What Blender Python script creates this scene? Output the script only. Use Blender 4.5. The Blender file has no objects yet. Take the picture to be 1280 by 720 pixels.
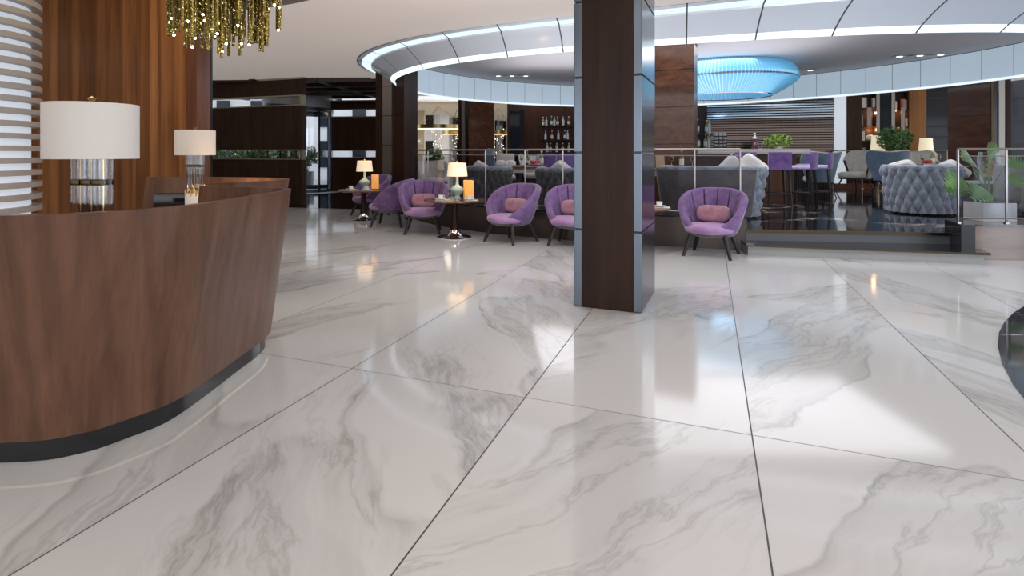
import bpy, bmesh, math, random
import numpy as np
from mathutils import Vector, Matrix
PI = math.pi
sin, cos, rad = math.sin, math.cos, math.radians
rng = random.Random(7)
scene = bpy.context.scene
COL = scene.collection
# ---- camera constants (metres, camera at the origin looking along +Y) ----
F, PX, HY, EYE = 715.0, 600.0, 190.0, 1.3
def at(x, Y):                       # X of image column x at depth Y
    return (x - PX) / F * Y
def gp(x, y, z=0.0):                # plan point of image point on level z
    Y = F * (z - EYE) / (HY - y)
    return (at(x, Y), Y)
def zat(y, Y):
    return EYE + (HY - y) / F * Y
UD = Vector((0.928, -0.373)).normalized()   # slab direction across
VD = Vector((-UD.y, UD.x))                  # slab direction in depth

# ---------------------------------------------------------------- materials
class NT:
    def __init__(s, name):
        s.m = bpy.data.materials.new(name); s.m.use_nodes = True
        s.t = s.m.node_tree; s.t.nodes.clear()
        s.out = s.t.nodes.new('ShaderNodeOutputMaterial')
    def n(s, typ, props=None, **inp):
        nd = s.t.nodes.new('ShaderNode' + typ)
        for k, v in (props or {}).items(): setattr(nd, k, v)
        for k, v in inp.items():
            key = int(k[1:]) if k[0] == 'i' and k[1:].isdigit() else k.replace('_', ' ')
            sock = nd.inputs[key]
            if isinstance(v, bpy.types.NodeSocket): s.t.links.new(v, sock)
            else: sock.default_value = v
        return nd
    def math(s, op, a, b=0.0, c=None):
        kw = dict(i0=a, i1=b)
        if c is not None: kw['i2'] = c
        return s.n('Math', {'operation': op}, **kw).outputs[0]
    def ramp(s, fac, stops, interp='LINEAR'):
        nd = s.t.nodes.new('ShaderNodeValToRGB'); nd.color_ramp.interpolation = interp
        e = nd.color_ramp.elements
        while len(e) < len(stops): e.new(0.5)
        for k, (p, c) in enumerate(stops):
            e[k].position = p
            e[k].color = (c[0], c[1], c[2], 1) if not isinstance(c, (int, float)) else (c, c, c, 1)
        s.t.links.new(fac, nd.inputs[0]); return nd.outputs[0]
    def mix(s, fac, a, b, blend='MIX'):
        nd = s.n('Mix', {'data_type': 'RGBA', 'blend_type': blend})
        for k, v in ((0, fac), (6, a), (7, b)):
            if isinstance(v, bpy.types.NodeSocket): s.t.links.new(v, nd.inputs[k])
            else: nd.inputs[k].default_value = v if isinstance(v, float) else (v[0], v[1], v[2], 1)
        return nd.outputs[2]
    def coords(s, scale=(1, 1, 1), rot=(0, 0, 0)):
        tc = s.t.nodes.new('ShaderNodeTexCoord')
        return s.n('Mapping', Vector=tc.outputs['Object'], Scale=scale, Rotation=rot).outputs[0]
    def noise(s, vec, scale, detail=4.0, rough=0.55, dist=0.0):
        return s.n('TexNoise', Vector=vec, Scale=scale, Detail=detail, Roughness=rough, Distortion=dist).outputs['Fac']
    def done(s, sh):
        s.t.links.new(sh, s.out.inputs[0]); return s.m
    def pbr(s, **kw):
        nd = s.n('BsdfPrincipled')
        for k, v in kw.items():
            k = k.replace('_', ' ')
            if isinstance(v, bpy.types.NodeSocket): s.t.links.new(v, nd.inputs[k])
            elif isinstance(v, (tuple, list)): nd.inputs[k].default_value = (v[0], v[1], v[2], 1)
            else: nd.inputs[k].default_value = v
        return nd
M = {}
def plain(name, col, rough=0.5, metal=0.0, spec=0.5, emit=None, es=0.0, var=0.08, nscale=30.0, bump=0.0, sheen=0.0):
    t = NT(name); v = t.coords()
    f = t.noise(v, nscale, 3.0)
    c = t.mix(f, [x * (1 - var) for x in col], [min(1, x * (1 + var)) for x in col])
    kw = dict(Base_Color=c, Roughness=rough, Metallic=metal, Specular_IOR_Level=spec)
    if emit: kw['Emission_Color'] = emit; kw['Emission_Strength'] = es
    if sheen: kw['Sheen_Weight'] = sheen; kw['Sheen_Roughness'] = 0.4
    if bump:
        b = t.n('Bump', Strength=bump, Distance=0.01, Height=f); kw['Normal'] = b.outputs[0]
    M[name] = t.done(t.pbr(**kw).outputs[0]); return M[name]
def wood(name, dark, light, grain='Z', scale=1.0, rough=0.3, plank=0.0, knots=0.0, coat=0.0, rot=0.0, spec=.3):
    t = NT(name)
    sc = {'Z': (7, 7, .55), 'X': (.55, 7, 7), 'Y': (7, .55, 7)}[grain]
    v = t.coords(tuple(k * scale for k in sc), (0, 0, rot))
    a = t.noise(v, 1.0, 8.0, .62, .8)
    v2 = t.coords(tuple(k * scale * (5 if k > 1 else 1.5) for k in sc), (0, 0, rot))
    b = t.noise(v2, 1.0, 5.0, .6, .2)
    f = t.math('ADD', t.math('MULTIPLY', a, .75), t.math('MULTIPLY', b, .35))
    mid = [(x + y) / 2 for x, y in zip(dark, light)]
    c = t.ramp(f, [(.34, dark), (.52, mid), (.72, light)])
    if knots:
        w = t.n('TexWave', {'wave_type': 'BANDS', 'bands_direction': 'X'}, Vector=v, Scale=.35, Distortion=9.0, Detail=2.0, Detail_Scale=.6).outputs['Fac']
        c = t.mix(t.math('MULTIPLY', t.math('POWER', w, 3.0), knots), c, [x * .55 for x in dark])
    if plank:
        tc = t.t.nodes.new('ShaderNodeTexCoord'); sp = t.n('SeparateXYZ', Vector=tc.outputs['Object'])
        ax = sp.outputs[0]
        u = t.math('DIVIDE', ax, plank); fl = t.math('FLOOR', u); fr = t.math('FRACT', u)
        wn = t.n('TexWhiteNoise', {'noise_dimensions': '1D'}, W=fl).outputs['Value']
        c = t.mix(t.math('MULTIPLY', wn, .55), c, [x * .6 for x in dark])
        c = t.mix(t.math('MULTIPLY', t.math('LESS_THAN', fr, .012), .7), c, [x * .3 for x in dark])
    bmp = t.n('Bump', Strength=.06, Distance=.005, Height=f)
    M[name] = t.done(t.pbr(Base_Color=c, Roughness=rough, Normal=bmp.outputs[0], Coat_Weight=coat, Coat_Roughness=.12, Specular_IOR_Level=spec).outputs[0])
    return M[name]
def glass(name, tint=(1, 1, 1), refl=.12, rough=.02, k=.55):
    t = NT(name)
    v = t.coords(); f = t.noise(v, 3.0, 2.0)
    lw = t.n('LayerWeight', Blend=.35)
    fac = t.math('ADD', t.math('MULTIPLY', lw.outputs['Fresnel'], k), refl)
    tr = t.n('BsdfTransparent', Color=t.mix(f, tint, [x * .96 for x in tint]))
    gl = t.n('BsdfGlossy', Color=(.95, .97, 1, 1), Roughness=rough)
    M[name] = t.done(t.n('MixShader', i0=fac, i1=tr.outputs[0], i2=gl.outputs[0]).outputs[0]); return M[name]
def emit(name, col, s, var=.05):
    t = NT(name); f = t.noise(t.coords(), 6.0, 2.0)
    c = t.mix(f, [x * (1 - var) for x in col], col)
    M[name] = t.done(t.n('Emission', Color=c, Strength=s).outputs[0]); return M[name]
def velvet(name, dark, light, fk=.45):
    t = NT(name); v = t.coords()
    a = t.noise(v, 7.0, 5.0, .6, .6); b = t.noise(v, 160.0, 2.0)
    f = t.math('ADD', t.math('MULTIPLY', a, .8), t.math('MULTIPLY', b, .2))
    c = t.ramp(f, [(.35, dark), (.65, light)])
    lw = t.n('LayerWeight', Blend=.35)
    c = t.mix(t.math('MULTIPLY', lw.outputs['Facing'], fk), c, [min(1, x * 1.7 + .05) for x in light])
    bm_ = t.n('Bump', Strength=.12, Distance=.006, Height=a)
    M[name] = t.done(t.pbr(Base_Color=c, Roughness=.75, Sheen_Weight=.5, Sheen_Roughness=.35, Specular_IOR_Level=.2, Normal=bm_.outputs[0]).outputs[0])
    return M[name]

# white slab marble: each slab cut from a different place of the vein field
def marble_floor():
    t = NT('white_marble_slabs')
    tc = t.t.nodes.new('ShaderNodeTexCoord'); sp = t.n('SeparateXYZ', Vector=tc.outputs['Object'])
    x, y = sp.outputs[0], sp.outputs[1]
    ox, oy = gp(940, 544)
    dx = t.math('SUBTRACT', x, ox); dy = t.math('SUBTRACT', y, oy)
    u = t.math('ADD', t.math('MULTIPLY', dx, UD.x), t.math('MULTIPLY', dy, UD.y))
    v = t.math('ADD', t.math('MULTIPLY', dx, VD.x), t.math('MULTIPLY', dy, VD.y))
    TU, TV = 1.087, 2.72
    un = t.math('DIVIDE', u, TU); vn = t.math('DIVIDE', v, TV)
    iu = t.math('FLOOR', un); iv = t.math('FLOOR', vn)
    fu = t.math('SUBTRACT', un, iu); fv = t.math('SUBTRACT', vn, iv)
    eu = t.math('MULTIPLY', t.math('MINIMUM', fu, t.math('SUBTRACT', 1.0, fu)), TU)
    ev = t.math('MULTIPLY', t.math('MINIMUM', fv, t.math('SUBTRACT', 1.0, fv)), TV)
    line = t.math('MAXIMUM', t.math('LESS_THAN', eu, .0032), t.math('MULTIPLY', t.math('LESS_THAN', ev, .0034), .75))
    idx = t.n('CombineXYZ', X=iu, Y=iv, Z=3.0)
    wn = t.n('TexWhiteNoise', {'noise_dimensions': '3D'}, Vector=idx.outputs[0])
    off = t.n('VectorMath', {'operation': 'SCALE'}, i0=wn.outputs['Color'], Scale=30.0).outputs[0]
    # flip slabs so veins run either way
    flip = t.math('SUBTRACT', t.math('MULTIPLY', t.math('GREATER_THAN', wn.outputs['Value'], .4), 2.0), 1.0)
    base = t.n('CombineXYZ', X=t.math('MULTIPLY', u, flip), Y=v, Z=0.0).outputs[0]
    p = t.n('VectorMath', {'operation': 'ADD'}, i0=base, i1=off).outputs[0]
    rotm = t.n('Mapping', Vector=p, Rotation=(0, 0, rad(32)), Scale=(1, 1, 1)).outputs[0]
    warp = t.n('TexNoise', Vector=rotm, Scale=1.1, Detail=4.0, Roughness=.55)
    wv = t.n('VectorMath', {'operation': 'SCALE'}, i0=warp.outputs['Color'], Scale=.40).outputs[0]
    q = t.n('VectorMath', {'operation': 'ADD'}, i0=rotm, i1=wv).outputs[0]
    big = t.noise(t.n('Mapping', Vector=q, Scale=(1.35, .33, 1)).outputs[0], 1.0, 1.5, .5)
    band = t.ramp(big, [(.545, 0.0), (.565, .8), (.63, .5), (.74, .25)])
    streak = t.noise(t.n('Mapping', Vector=q, Scale=(8, .45, 1)).outputs[0], 1.0, 7.0, .68, .25)
    st = t.ramp(streak, [(.36, .12), (.66, 1.0)])
    fine = t.noise(t.n('Mapping', Vector=q, Scale=(2.6, .45, 1)).outputs[0], 1.0, 7.0, .66, .3)
    ridge = t.math('ABSOLUTE', t.math('SUBTRACT', fine, .5))
    vein = t.ramp(ridge, [(0.0, 1.0), (.010, .5), (.03, 0.0)])
    vein = t.math('MULTIPLY', vein, t.ramp(big, [(.48, .02), (.56, .8)]))
    edge = t.math('MULTIPLY', t.ramp(t.math('ABSOLUTE', t.math('SUBTRACT', big, .553)), [(0.0, 1.0), (.006, .6), (.016, 0.0)]), st)
    g = t.math('MINIMUM', t.math('ADD', t.math('MULTIPLY', t.math('MULTIPLY', band, st), .42),
               t.math('ADD', t.math('MULTIPLY', vein, .35), t.math('MULTIPLY', edge, .38))), 1.0)
    soft = t.noise(p, 1.6, 4.0)
    c0 = t.mix(soft, (.655, .655, .655), (.70, .70, .70))
    c = t.mix(g, c0, (.20, .195, .185))
    c = t.mix(line, c, (.05, .05, .055))
    rg = t.math('ADD', .085, t.math('MULTIPLY', line, .4))
    M['floor'] = t.done(t.pbr(Base_Color=c, Roughness=rg, Specular_IOR_Level=.62).outputs[0])
marble_floor()
def dark_marble(name, base, vein, amount=.012, rough=.06):
    t = NT(name); v = t.coords((.55, 1.3, 1), (0, 0, .9))
    w = t.n('TexNoise', Vector=v, Scale=.8, Detail=3.0)
    q = t.n('VectorMath', {'operation': 'ADD'}, i0=v, i1=t.n('VectorMath', {'operation': 'SCALE'}, i0=w.outputs['Color'], Scale=.8).outputs[0]).outputs[0]
    f = t.noise(q, .9, 5.0, .55)
    r = t.math('ABSOLUTE', t.math('SUBTRACT', f, .5))
    l = t.ramp(r, [(0.0, 1.0), (amount * .4, .45), (amount, 0.0)])
    m = t.math('MULTIPLY', l, t.ramp(t.noise(v, .7, 2.0), [(.5, 0.0), (.6, 1.0)]))
    c = t.mix(m, base, vein)
    M[name] = t.done(t.pbr(Base_Color=c, Roughness=rough, Specular_IOR_Level=.7).outputs[0])
dark_marble('lounge_marble', (.012, .013, .018), (.85, .74, .55), .02)
dark_marble('inlay_marble', (.016, .018, .024), (.8, .8, .8), .004)
dark_marble('entry_marble', (.010, .011, .016), (.3, .3, .3), .006)
wood('pillar_wood', (.012, .0048, .003), (.044, .019, .011), 'Z', 1.0, .36, spec=.22)
wood('pillar_wood_cross', (.030, .010, .005), (.15, .052, .024), 'Y', 1.0, .25, coat=.3)
wood('pillar_wood_wide', (.026, .009, .004), (.12, .042, .019), 'X', 1.0, .25, coat=.2)
wood('warm_wall_wood', (.12, .041, .013), (.46, .205, .075), 'Z', .7, .34, plank=.19, knots=.35, coat=.12)
wood('red_post_wood', (.07, .025, .014), (.17, .07, .038), 'Z', 1.0, .3)
wood('desk_wood', (.062, .026, .014), (.185, .090, .052), 'Z', 1.0, .34, knots=.2, coat=.08)
wood('entry_wall_wood', (.024, .0125, .009), (.064, .036, .025), 'Z', 1.2, .4, spec=.15)
wood('screen_wall_wood', (.028, .011, .006), (.075, .03, .017), 'Z', 1.2, .32)
wood('bar_wood', (.05, .02, .012), (.12, .05, .03), 'Z', 1.2, .35)
wood('golden_wood', (.15, .06, .015), (.36, .16, .05), 'Z', .8, .35)
wood('table_wood', (.09, .035, .018), (.22, .10, .055), 'X', 1.2, .2, coat=.4)
wood('plinth_wood', (.16, .11, .085), (.30, .225, .185), 'X', .5, .3, coat=.3)
wood('shelf_wood', (.05, .022, .012), (.10, .045, .025), 'Z', 1.2, .4)
velvet('purple_velvet', (.105, .06, .165), (.225, .135, .295), fk=.26)
velvet('purple_seam_shade', (.03, .015, .05), (.06, .03, .09))  # darker velvet paints crease shade into the pleat seams
velvet('seat_velvet', (.30, .165, .36), (.43, .26, .47), fk=.3)
velvet('pink_velvet', (.28, .13, .18), (.45, .25, .30), fk=.25)
velvet('shaded_grey_velvet', (.05, .05, .054), (.12, .118, .122))  # grey velvet darkened to put shade into the outer sofa backs
velvet('grey_velvet', (.15, .175, .22), (.30, .33, .39))
velvet('stool_velvet', (.10, .055, .18), (.19, .11, .30), fk=.3)
velvet('stool_seat_velvet', (.45, .33, .60), (.62, .5, .75))
velvet('beige_velvet', (.46, .41, .37), (.64, .58, .52))
velvet('slate_velvet', (.10, .15, .21), (.17, .23, .31))
velvet('charcoal_velvet', (.07, .065, .07), (.13, .12, .125))
velvet('armchair_grey', (.22, .20, .20), (.34, .32, .31))
velvet('white_cloth', (.70, .66, .62), (.85, .82, .78))
plain('glowing_ceiling_paint', (.80, .725, .68), .75, emit=(1, .89, .82, 1), es=.235, var=.02, nscale=2)  # self-glow added to brighten the lobby ceiling, which is no lamp
plain('lounge_ceiling_paint', (.76, .73, .74), .7, var=.02, nscale=2)
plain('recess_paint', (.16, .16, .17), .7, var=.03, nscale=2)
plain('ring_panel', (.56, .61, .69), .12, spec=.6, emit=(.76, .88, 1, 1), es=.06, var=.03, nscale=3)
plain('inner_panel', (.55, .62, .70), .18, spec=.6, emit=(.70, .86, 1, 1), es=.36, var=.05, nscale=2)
emit('led_white', (.80, .93, 1.0), 1.5)
emit('led_soft', (.78, .91, 1.0), 1.15)
plain('seam_dark', (.05, .05, .055), .6)
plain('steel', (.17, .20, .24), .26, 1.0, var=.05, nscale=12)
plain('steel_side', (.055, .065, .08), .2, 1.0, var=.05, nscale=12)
plain('dark_metal', (.03, .032, .036), .3, .7)
plain('black_wood', (.014, .012, .013), .4)
plain('black_gloss', (.008, .009, .011), .12, spec=.6)
plain('chrome', (.80, .78, .76), .07, 1.0, var=.02)
plain('rail_metal', (.36, .33, .31), .35, 1.0, var=.03)
plain('brass', (.55, .40, .18), .25, 1.0)
plain('bronze', (.09, .065, .035), .3, 1.0)
plain('pale_gold', (.46, .41, .29), .35, .8)
plain('shade_cloth', (.66, .62, .575), .85, emit=(1, .86, .7, 1), es=.03, var=.03, nscale=120)
plain('lit_shade', (.85, .75, .6), .85, emit=(1, .72, .44, 1), es=.55, var=.03, nscale=120)
plain('cream_shade', (.85, .78, .62), .85, emit=(1, .85, .58, 1), es=.55, var=.05, nscale=40)
plain('celadon', (.32, .48, .46), .18, spec=.6, var=.25, nscale=14)
plain('white_ceramic', (.80, .79, .77), .2, var=.02)
plain('white_paint', (.78, .78, .79), .4, var=.02)
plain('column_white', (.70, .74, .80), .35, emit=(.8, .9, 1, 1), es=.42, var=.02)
plain('fin_grey', (.36, .33, .31), .4, var=.04)
plain('grey_stone', (.30, .30, .31), .3, var=.08)
plain('riser_stone', (.31, .31, .30), .25, var=.1)
plain('counter_stone', (.34, .31, .30), .25, var=.1)
plain('cream_wall', (.66, .58, .47), .7, var=.03)
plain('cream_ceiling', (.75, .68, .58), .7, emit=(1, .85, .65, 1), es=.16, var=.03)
plain('curtain_white', (.72, .72, .76), .8, var=.06)
plain('dark_window', (.012, .015, .022), .05, spec=.7)
plain('grey_window', (.022, .027, .036), .08, spec=.3, var=.3, nscale=2)
plain('mirror', (.72, .74, .76), .03, 1.0, var=.02)
plain('amber_lantern', (.75, .35, .08), .35, emit=(1, .42, .09, 1), es=.42, var=.35, nscale=25)
plain('leaf_green', (.10, .21, .06), .35, var=.6, nscale=9)
plain('leaf_lime', (.22, .32, .06), .4, var=.5, nscale=30)
plain('leaf_monstera', (.19, .36, .12), .3, var=.45, nscale=7)
plain('stem_green', (.20, .28, .08), .5)
plain('soil', (.03, .02, .014), .9)
plain('yellow_petal', (.65, .52, .10), .5, var=.3)
plain('pink_petal', (.75, .2, .2), .5, var=.3)
plain('red_food', (.5, .04, .035), .35, var=.3)
plain('brown_pot', (.2, .08, .05), .5)
plain('book_white', (.68, .67, .66), .6); plain('book_red', (.35, .07, .06), .6)
plain('book_grey', (.28, .29, .32), .6); plain('book_tan', (.42, .28, .17), .6)
plain('label_white', (.75, .74, .70), .6)
plain('bottle_green', (.03, .07, .02), .1, spec=.7); plain('bottle_amber', (.14, .05, .012), .1, spec=.7)
plain('bottle_clear', (.5, .53, .55), .08, spec=.8); plain('bottle_yellow', (.25, .24, .05), .1, spec=.7)
plain('whisky', (.075, .02, .015), .1, spec=.6)
plain('facade', (.55, .55, .56), .8, emit=(.85, .9, 1, 1), es=.18, var=.15, nscale=2)  # street front given its own glow to look daylit
glass('rail_glass', (.66, .67, .70), .0, k=.14)
glass('rod_glass', (.90, .90, .90), .03, k=.4)
glass('clear_glass', (.93, .95, .96), .0, k=.28)
glass('door_glass', (.85, .89, .93), .08)
emit('bulb', (1, .92, .72), 22.0)
emit('led_warm', (1, .80, .50), 2.4)
emit('led_plinth', (1, .93, .62), .9)
emit('spot_white', (.9, .95, 1), 3.0)
emit('strip_white', (.88, .94, 1), .95)
# crystal tubes, golden
def tube_mat():
    t = NT('gold_glass'); v = t.coords()
    f = t.noise(v, 60.0, 3.0, .7)
    c = t.ramp(f, [(.35, (.09, .06, .008)), (.58, (.34, .25, .05)), (.75, (.85, .75, .35))])
    e = t.math('MULTIPLY', t.math('GREATER_THAN', t.noise(v, 95.0, 1.0), .70), 2.0)
    M['gold_glass'] = t.done(t.pbr(Base_Color=c, Roughness=.12, Metallic=.65, Emission_Color=(1, .85, .4, 1), Emission_Strength=e).outputs[0])
tube_mat()
plain('slat_reflection', (.52, .54, .58), .10, 1.0, var=.1)  # paler metal puts the ring's reflection into the upper slats' colour
plain('riser_dark', (.10, .105, .115), .3, var=.1)
plain('slat_gloss', (.10, .075, .064), .09, 1.0, var=.1)
plain('bronze_face', (.085, .062, .052), .22, .35, var=.2, nscale=3)
def crystal_mat():
    t = NT('blue_crystal')
    lw = t.n('LayerWeight', Blend=.5)
    v = t.coords(); f = t.noise(v, 22.0, 3.0)
    c = t.mix(t.math('MULTIPLY', lw.outputs['Facing'], .8), (.10, .42, .66), (.55, .86, 1.0))
    c2 = t.mix(f, c, [.16, .50, .78])
    M['blue_crystal'] = t.done(t.pbr(Base_Color=c2, Roughness=.1, Specular_IOR_Level=.9, Emission_Color=c2, Emission_Strength=.16).outputs[0])
crystal_mat()
plain('crystal_edge', (.36, .66, .84), .08, spec=.9, emit=(.5, .82, 1, 1), es=.24)

# ---------------------------------------------------------------- mesh tools
class B:
    def __init__(s): s.bm = bmesh.new(); s.mi = 0
    def face(s, vs):
        try:
            f = s.bm.faces.new(vs); f.material_index = s.mi; return f
        except ValueError: return None
    def box(s, c, size, rz=0.0, bev=0.0, tilt=None, seg=2):
        hx, hy, hz = size[0] / 2, size[1] / 2, size[2] / 2
        vs = [Vector((x * hx, y * hy, z * hz)) for x, y, z in
              ((-1, -1, -1), (1, -1, -1), (1, 1, -1), (-1, 1, -1), (-1, -1, 1), (1, -1, 1), (1, 1, 1), (-1, 1, 1))]
        m = Matrix.Rotation(rz, 4, 'Z')
        if tilt: m = m @ Matrix.Rotation(tilt[1], 4, tilt[0])
        bv = [s.bm.verts.new(m @ v + Vector(c)) for v in vs]
        fs = [s.face([bv[i] for i in q]) for q in ((0, 3, 2, 1), (4, 5, 6, 7), (0, 1, 5, 4), (1, 2, 6, 5), (2, 3, 7, 6), (3, 0, 4, 7))]
        if bev:
            es = list({e for f in fs for e in f.edges})
            bmesh.ops.bevel(s.bm, geom=es, offset=bev, segments=seg, affect='EDGES', profile=.5, clamp_overlap=True)
        return s
    def slab(s, a, b, z0, z1, th):               # upright panel from plan point a to b
        a, b = Vector(a), Vector(b); d = b - a
        c = (a + b) / 2
        return s.box((c.x, c.y, (z0 + z1) / 2), (d.length, th, z1 - z0), math.atan2(d.y, d.x))
    def prism(s, pts, z0, z1):
        lo = [s.bm.verts.new((p[0], p[1], z0)) for p in pts]; hi = [s.bm.verts.new((p[0], p[1], z1)) for p in pts]
        n = len(pts)
        for i in range(n): s.face([lo[i], lo[(i + 1) % n], hi[(i + 1) % n], hi[i]])
        s.face(hi); s.face(lo[::-1]); return s
    def tube(s, pts, r, n=8, cap=True, flat=None):
        pts = [Vector(p) for p in pts]; rs = r if isinstance(r, (list, tuple)) else [r] * len(pts)
        rings = []; up = Vector((0, 0, 1))
        for i, p in enumerate(pts):
            d = (pts[min(i + 1, len(pts) - 1)] - pts[max(i - 1, 0)]).normalized()
            a = up if abs(d.z) < .9 else Vector((1, 0, 0))
            x = d.cross(a).normalized(); y = x.cross(d).normalized()
            rings.append([s.bm.verts.new(p + (x * cos(2 * PI * k / n) + y * sin(2 * PI * k / n)) * rs[i]) for k in range(n)])
        for a, b in zip(rings, rings[1:]):
            for k in range(n): s.face([a[k], a[(k + 1) % n], b[(k + 1) % n], b[k]])
        if cap: s.face(rings[0][::-1]); s.face(rings[-1])
        return s
    def lathe(s, prof, loc=(0, 0, 0), n=24, sx=1.0, sy=1.0, flute=None):
        rings = []
        for r, z in prof:
            if r < 1e-5: rings.append([s.bm.verts.new((loc[0], loc[1], loc[2] + z))])
            else:
                ring = []
                for k in range(n):
                    a = 2 * PI * k / n; rr = r * (flute(k) if flute else 1)
                    ring.append(s.bm.verts.new((loc[0] + rr * sx * cos(a), loc[1] + rr * sy * sin(a), loc[2] + z)))
                rings.append(ring)
        for a, b in zip(rings, rings[1:]):
            for k in range(n):
                k2 = (k + 1) % n
                if len(a) == 1 and len(b) == 1: break
                if len(a) == 1: s.face([a[0], b[k2], b[k]])
                elif len(b) == 1: s.face([a[k], a[k2], b[0]])
                else: s.face([a[k], a[k2], b[k2], b[k]])
        return s
    def grid(s, fn, nu, nv, closeu=False, closev=False):
        g = [[s.bm.verts.new(fn(i, j)) for j in range(nv)] for i in range(nu)]
        for i in range(nu if closeu else nu - 1):
            for j in range(nv if closev else nv - 1):
                a, b = g[i], g[(i + 1) % nu]; j2 = (j + 1) % nv
                s.face([a[j], b[j], b[j2], a[j2]])
        return g
    def ball(s, c, r, sx=1, sy=1, sz=1, n=12, e=1.0):
        def sp(v): return math.copysign(abs(v) ** e, v)
        prof = [(max(0, sp(cos(t))), sp(sin(t))) for t in [(-PI / 2 + PI * k / (n // 2 + 2)) for k in range(n // 2 + 3)]]
        rings = []
        m = 2 * n
        for rr, z in prof:
            if rr < 1e-4: rings.append([s.bm.verts.new((c[0], c[1], c[2] + z * r * sz))])
            else: rings.append([s.bm.verts.new((c[0] + sp(cos(2 * PI * k / m)) * rr * r * sx, c[1] + sp(sin(2 * PI * k / m)) * rr * r * sy, c[2] + z * r * sz)) for k in range(m)])
        for a, b in zip(rings, rings[1:]):
            for k in range(m):
                k2 = (k + 1) % m
                if len(a) == 1: s.face([a[0], b[k2], b[k]])
                elif len(b) == 1: s.face([a[k], a[k2], b[0]])
                else: s.face([a[k], a[k2], b[k2], b[k]])
        return s
    def obj(s, name, mat, parent=None, loc=None, rz=0.0, smooth=35, mats=None, fix=True):
        if fix: bmesh.ops.recalc_face_normals(s.bm, faces=s.bm.faces[:])
        me = bpy.data.meshes.new(name); s.bm.to_mesh(me); s.bm.free()
        for m in (mats or [mat]): me.materials.append(M[m])
        if smooth:
            for p in me.polygons: p.use_smooth = True
            me.set_sharp_from_angle(angle=rad(smooth))
        o = bpy.data.objects.new(name, me); COL.objects.link(o)
        if parent: o.parent = parent
        if loc: o.location = loc
        if rz: o.rotation_euler = (0, 0, rz)
        return o
def tag(o, label, cat, group=None):
    o['label'] = label; o['category'] = cat
    if group: o['group'] = group
    return o
def thing(name, label, cat, loc=(0, 0, 0), rz=0.0, group=None):
    o = bpy.data.objects.new(name, None); COL.objects.link(o)
    o.empty_display_size = .1; o.location = loc; o.rotation_euler = (0, 0, rz)
    return tag(o, label, cat, group)
def struct(o): o['kind'] = 'structure'; return o
def structroot(name, loc=(0, 0, 0), rz=0.0):
    o = bpy.data.objects.new(name, None); COL.objects.link(o); o.location = loc; o.rotation_euler = (0, 0, rz)
    o.empty_display_size = .1
    return struct(o)
def dup(root, loc, rz=0.0, label=None, group=None, scale=None):
    r = root.copy(); COL.objects.link(r); r.location = loc; r.rotation_euler = (0, 0, rz)
    if label: r['label'] = label
    if group: r['group'] = group
    if scale: r.scale = scale if isinstance(scale, tuple) else (scale,) * 3
    for ch in root.children:
        c = ch.copy(); COL.objects.link(c); c.parent = r
        for g in ch.children:
            d = g.copy(); COL.objects.link(d); d.parent = c
    return r
SUB = {'cap': 'body', 'paper_label': 'body', 'stopper': 'neck', 'wine': 'bowl', 'piping': 'cover', 'pages': 'cover', 'collar': 'glass_rods', 'finial': 'lamp_shade', 'handle': 'bowl',
       'inner_back': 'outer_back', 'edge_roll': 'outer_back', 'rolled_rim': 'tufted_back', 'soil': 'pot'}
def nest(o):                                    # pieces of a part sit one level deeper
    ch = list(o.children)
    for c in ch:
        host = SUB.get(c.name.split('.')[0])
        if host:
            h = [x for x in ch if x.name.split('.')[0] == host]
            if h: c.parent = h[0]
class Kind:                                     # build once, then copy
    def __init__(s, make): s.make = make; s.first = None
    def __call__(s, loc, rz, label, group=None, scale=None):
        if s.first is None:
            s.first = s.make(); o = s.first; nest(o)
            o.location = loc; o.rotation_euler = (0, 0, rz); o['label'] = label
            if group: o['group'] = group
            if scale: o.scale = scale if isinstance(scale, tuple) else (scale,) * 3
            return o
        o = dup(s.first, loc, rz, label, group, scale)
        if not scale: o.scale = (1, 1, 1)
        return o
def fourier(pts, c, order):
    p = np.array(pts) - np.array(c); th = np.arctan2(p[:, 1], p[:, 0]); r = np.hypot(p[:, 0], p[:, 1])
    A = [np.ones_like(th)]
    for k in range(1, order + 1): A += [np.cos(k * th), np.sin(k * th)]
    s = np.linalg.lstsq(np.array(A).T, r, rcond=None)[0]
    def R(t): return s[0] + sum(s[2 * k - 1] * cos(k * t) + s[2 * k] * sin(k * t) for k in range(1, order + 1))
    return lambda t, off=0.0: Vector((c[0] + (R(t) + off) * cos(t), c[1] + (R(t) + off) * sin(t)))
def smoothpath(pts, n=8):                       # Catmull-Rom through plan points
    P = [Vector(p) for p in pts]; out = []
    for i in range(len(P) - 1):
        a = P[max(i - 1, 0)]; b = P[i]; c = P[i + 1]; d = P[min(i + 2, len(P) - 1)]
        for k in range(n):
            t = k / n
            out.append(.5 * ((2 * b) + (c - a) * t + (2 * a - 5 * b + 4 * c - d) * t * t + (3 * b - a - 3 * c + d) * t ** 3))
    out.append(P[-1]); return out
def ribbon(b, path, z0, z1, th, inset_bottom=0.0):   # upright curved wall of thickness th, leaning
    n = len(path); prof = []
    for i in range(n):
        d = (path[min(i + 1, n - 1)] - path[max(i - 1, 0)]).normalized()
        nr = Vector((d.y, -d.x))               # right-hand side = outside
        prof.append((path[i], nr))
    def fn(i, j):
        p, nr = prof[i]
        off, z = ((-inset_bottom, z0), (0, z1), (-th, z1), (-inset_bottom - th, z0))[j]
        q = p + nr * off
        return (q.x, q.y, z)
    g = b.grid(fn, n, 4, False, True)
    b.face(g[0]); b.face(g[-1][::-1])
    return b
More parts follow.
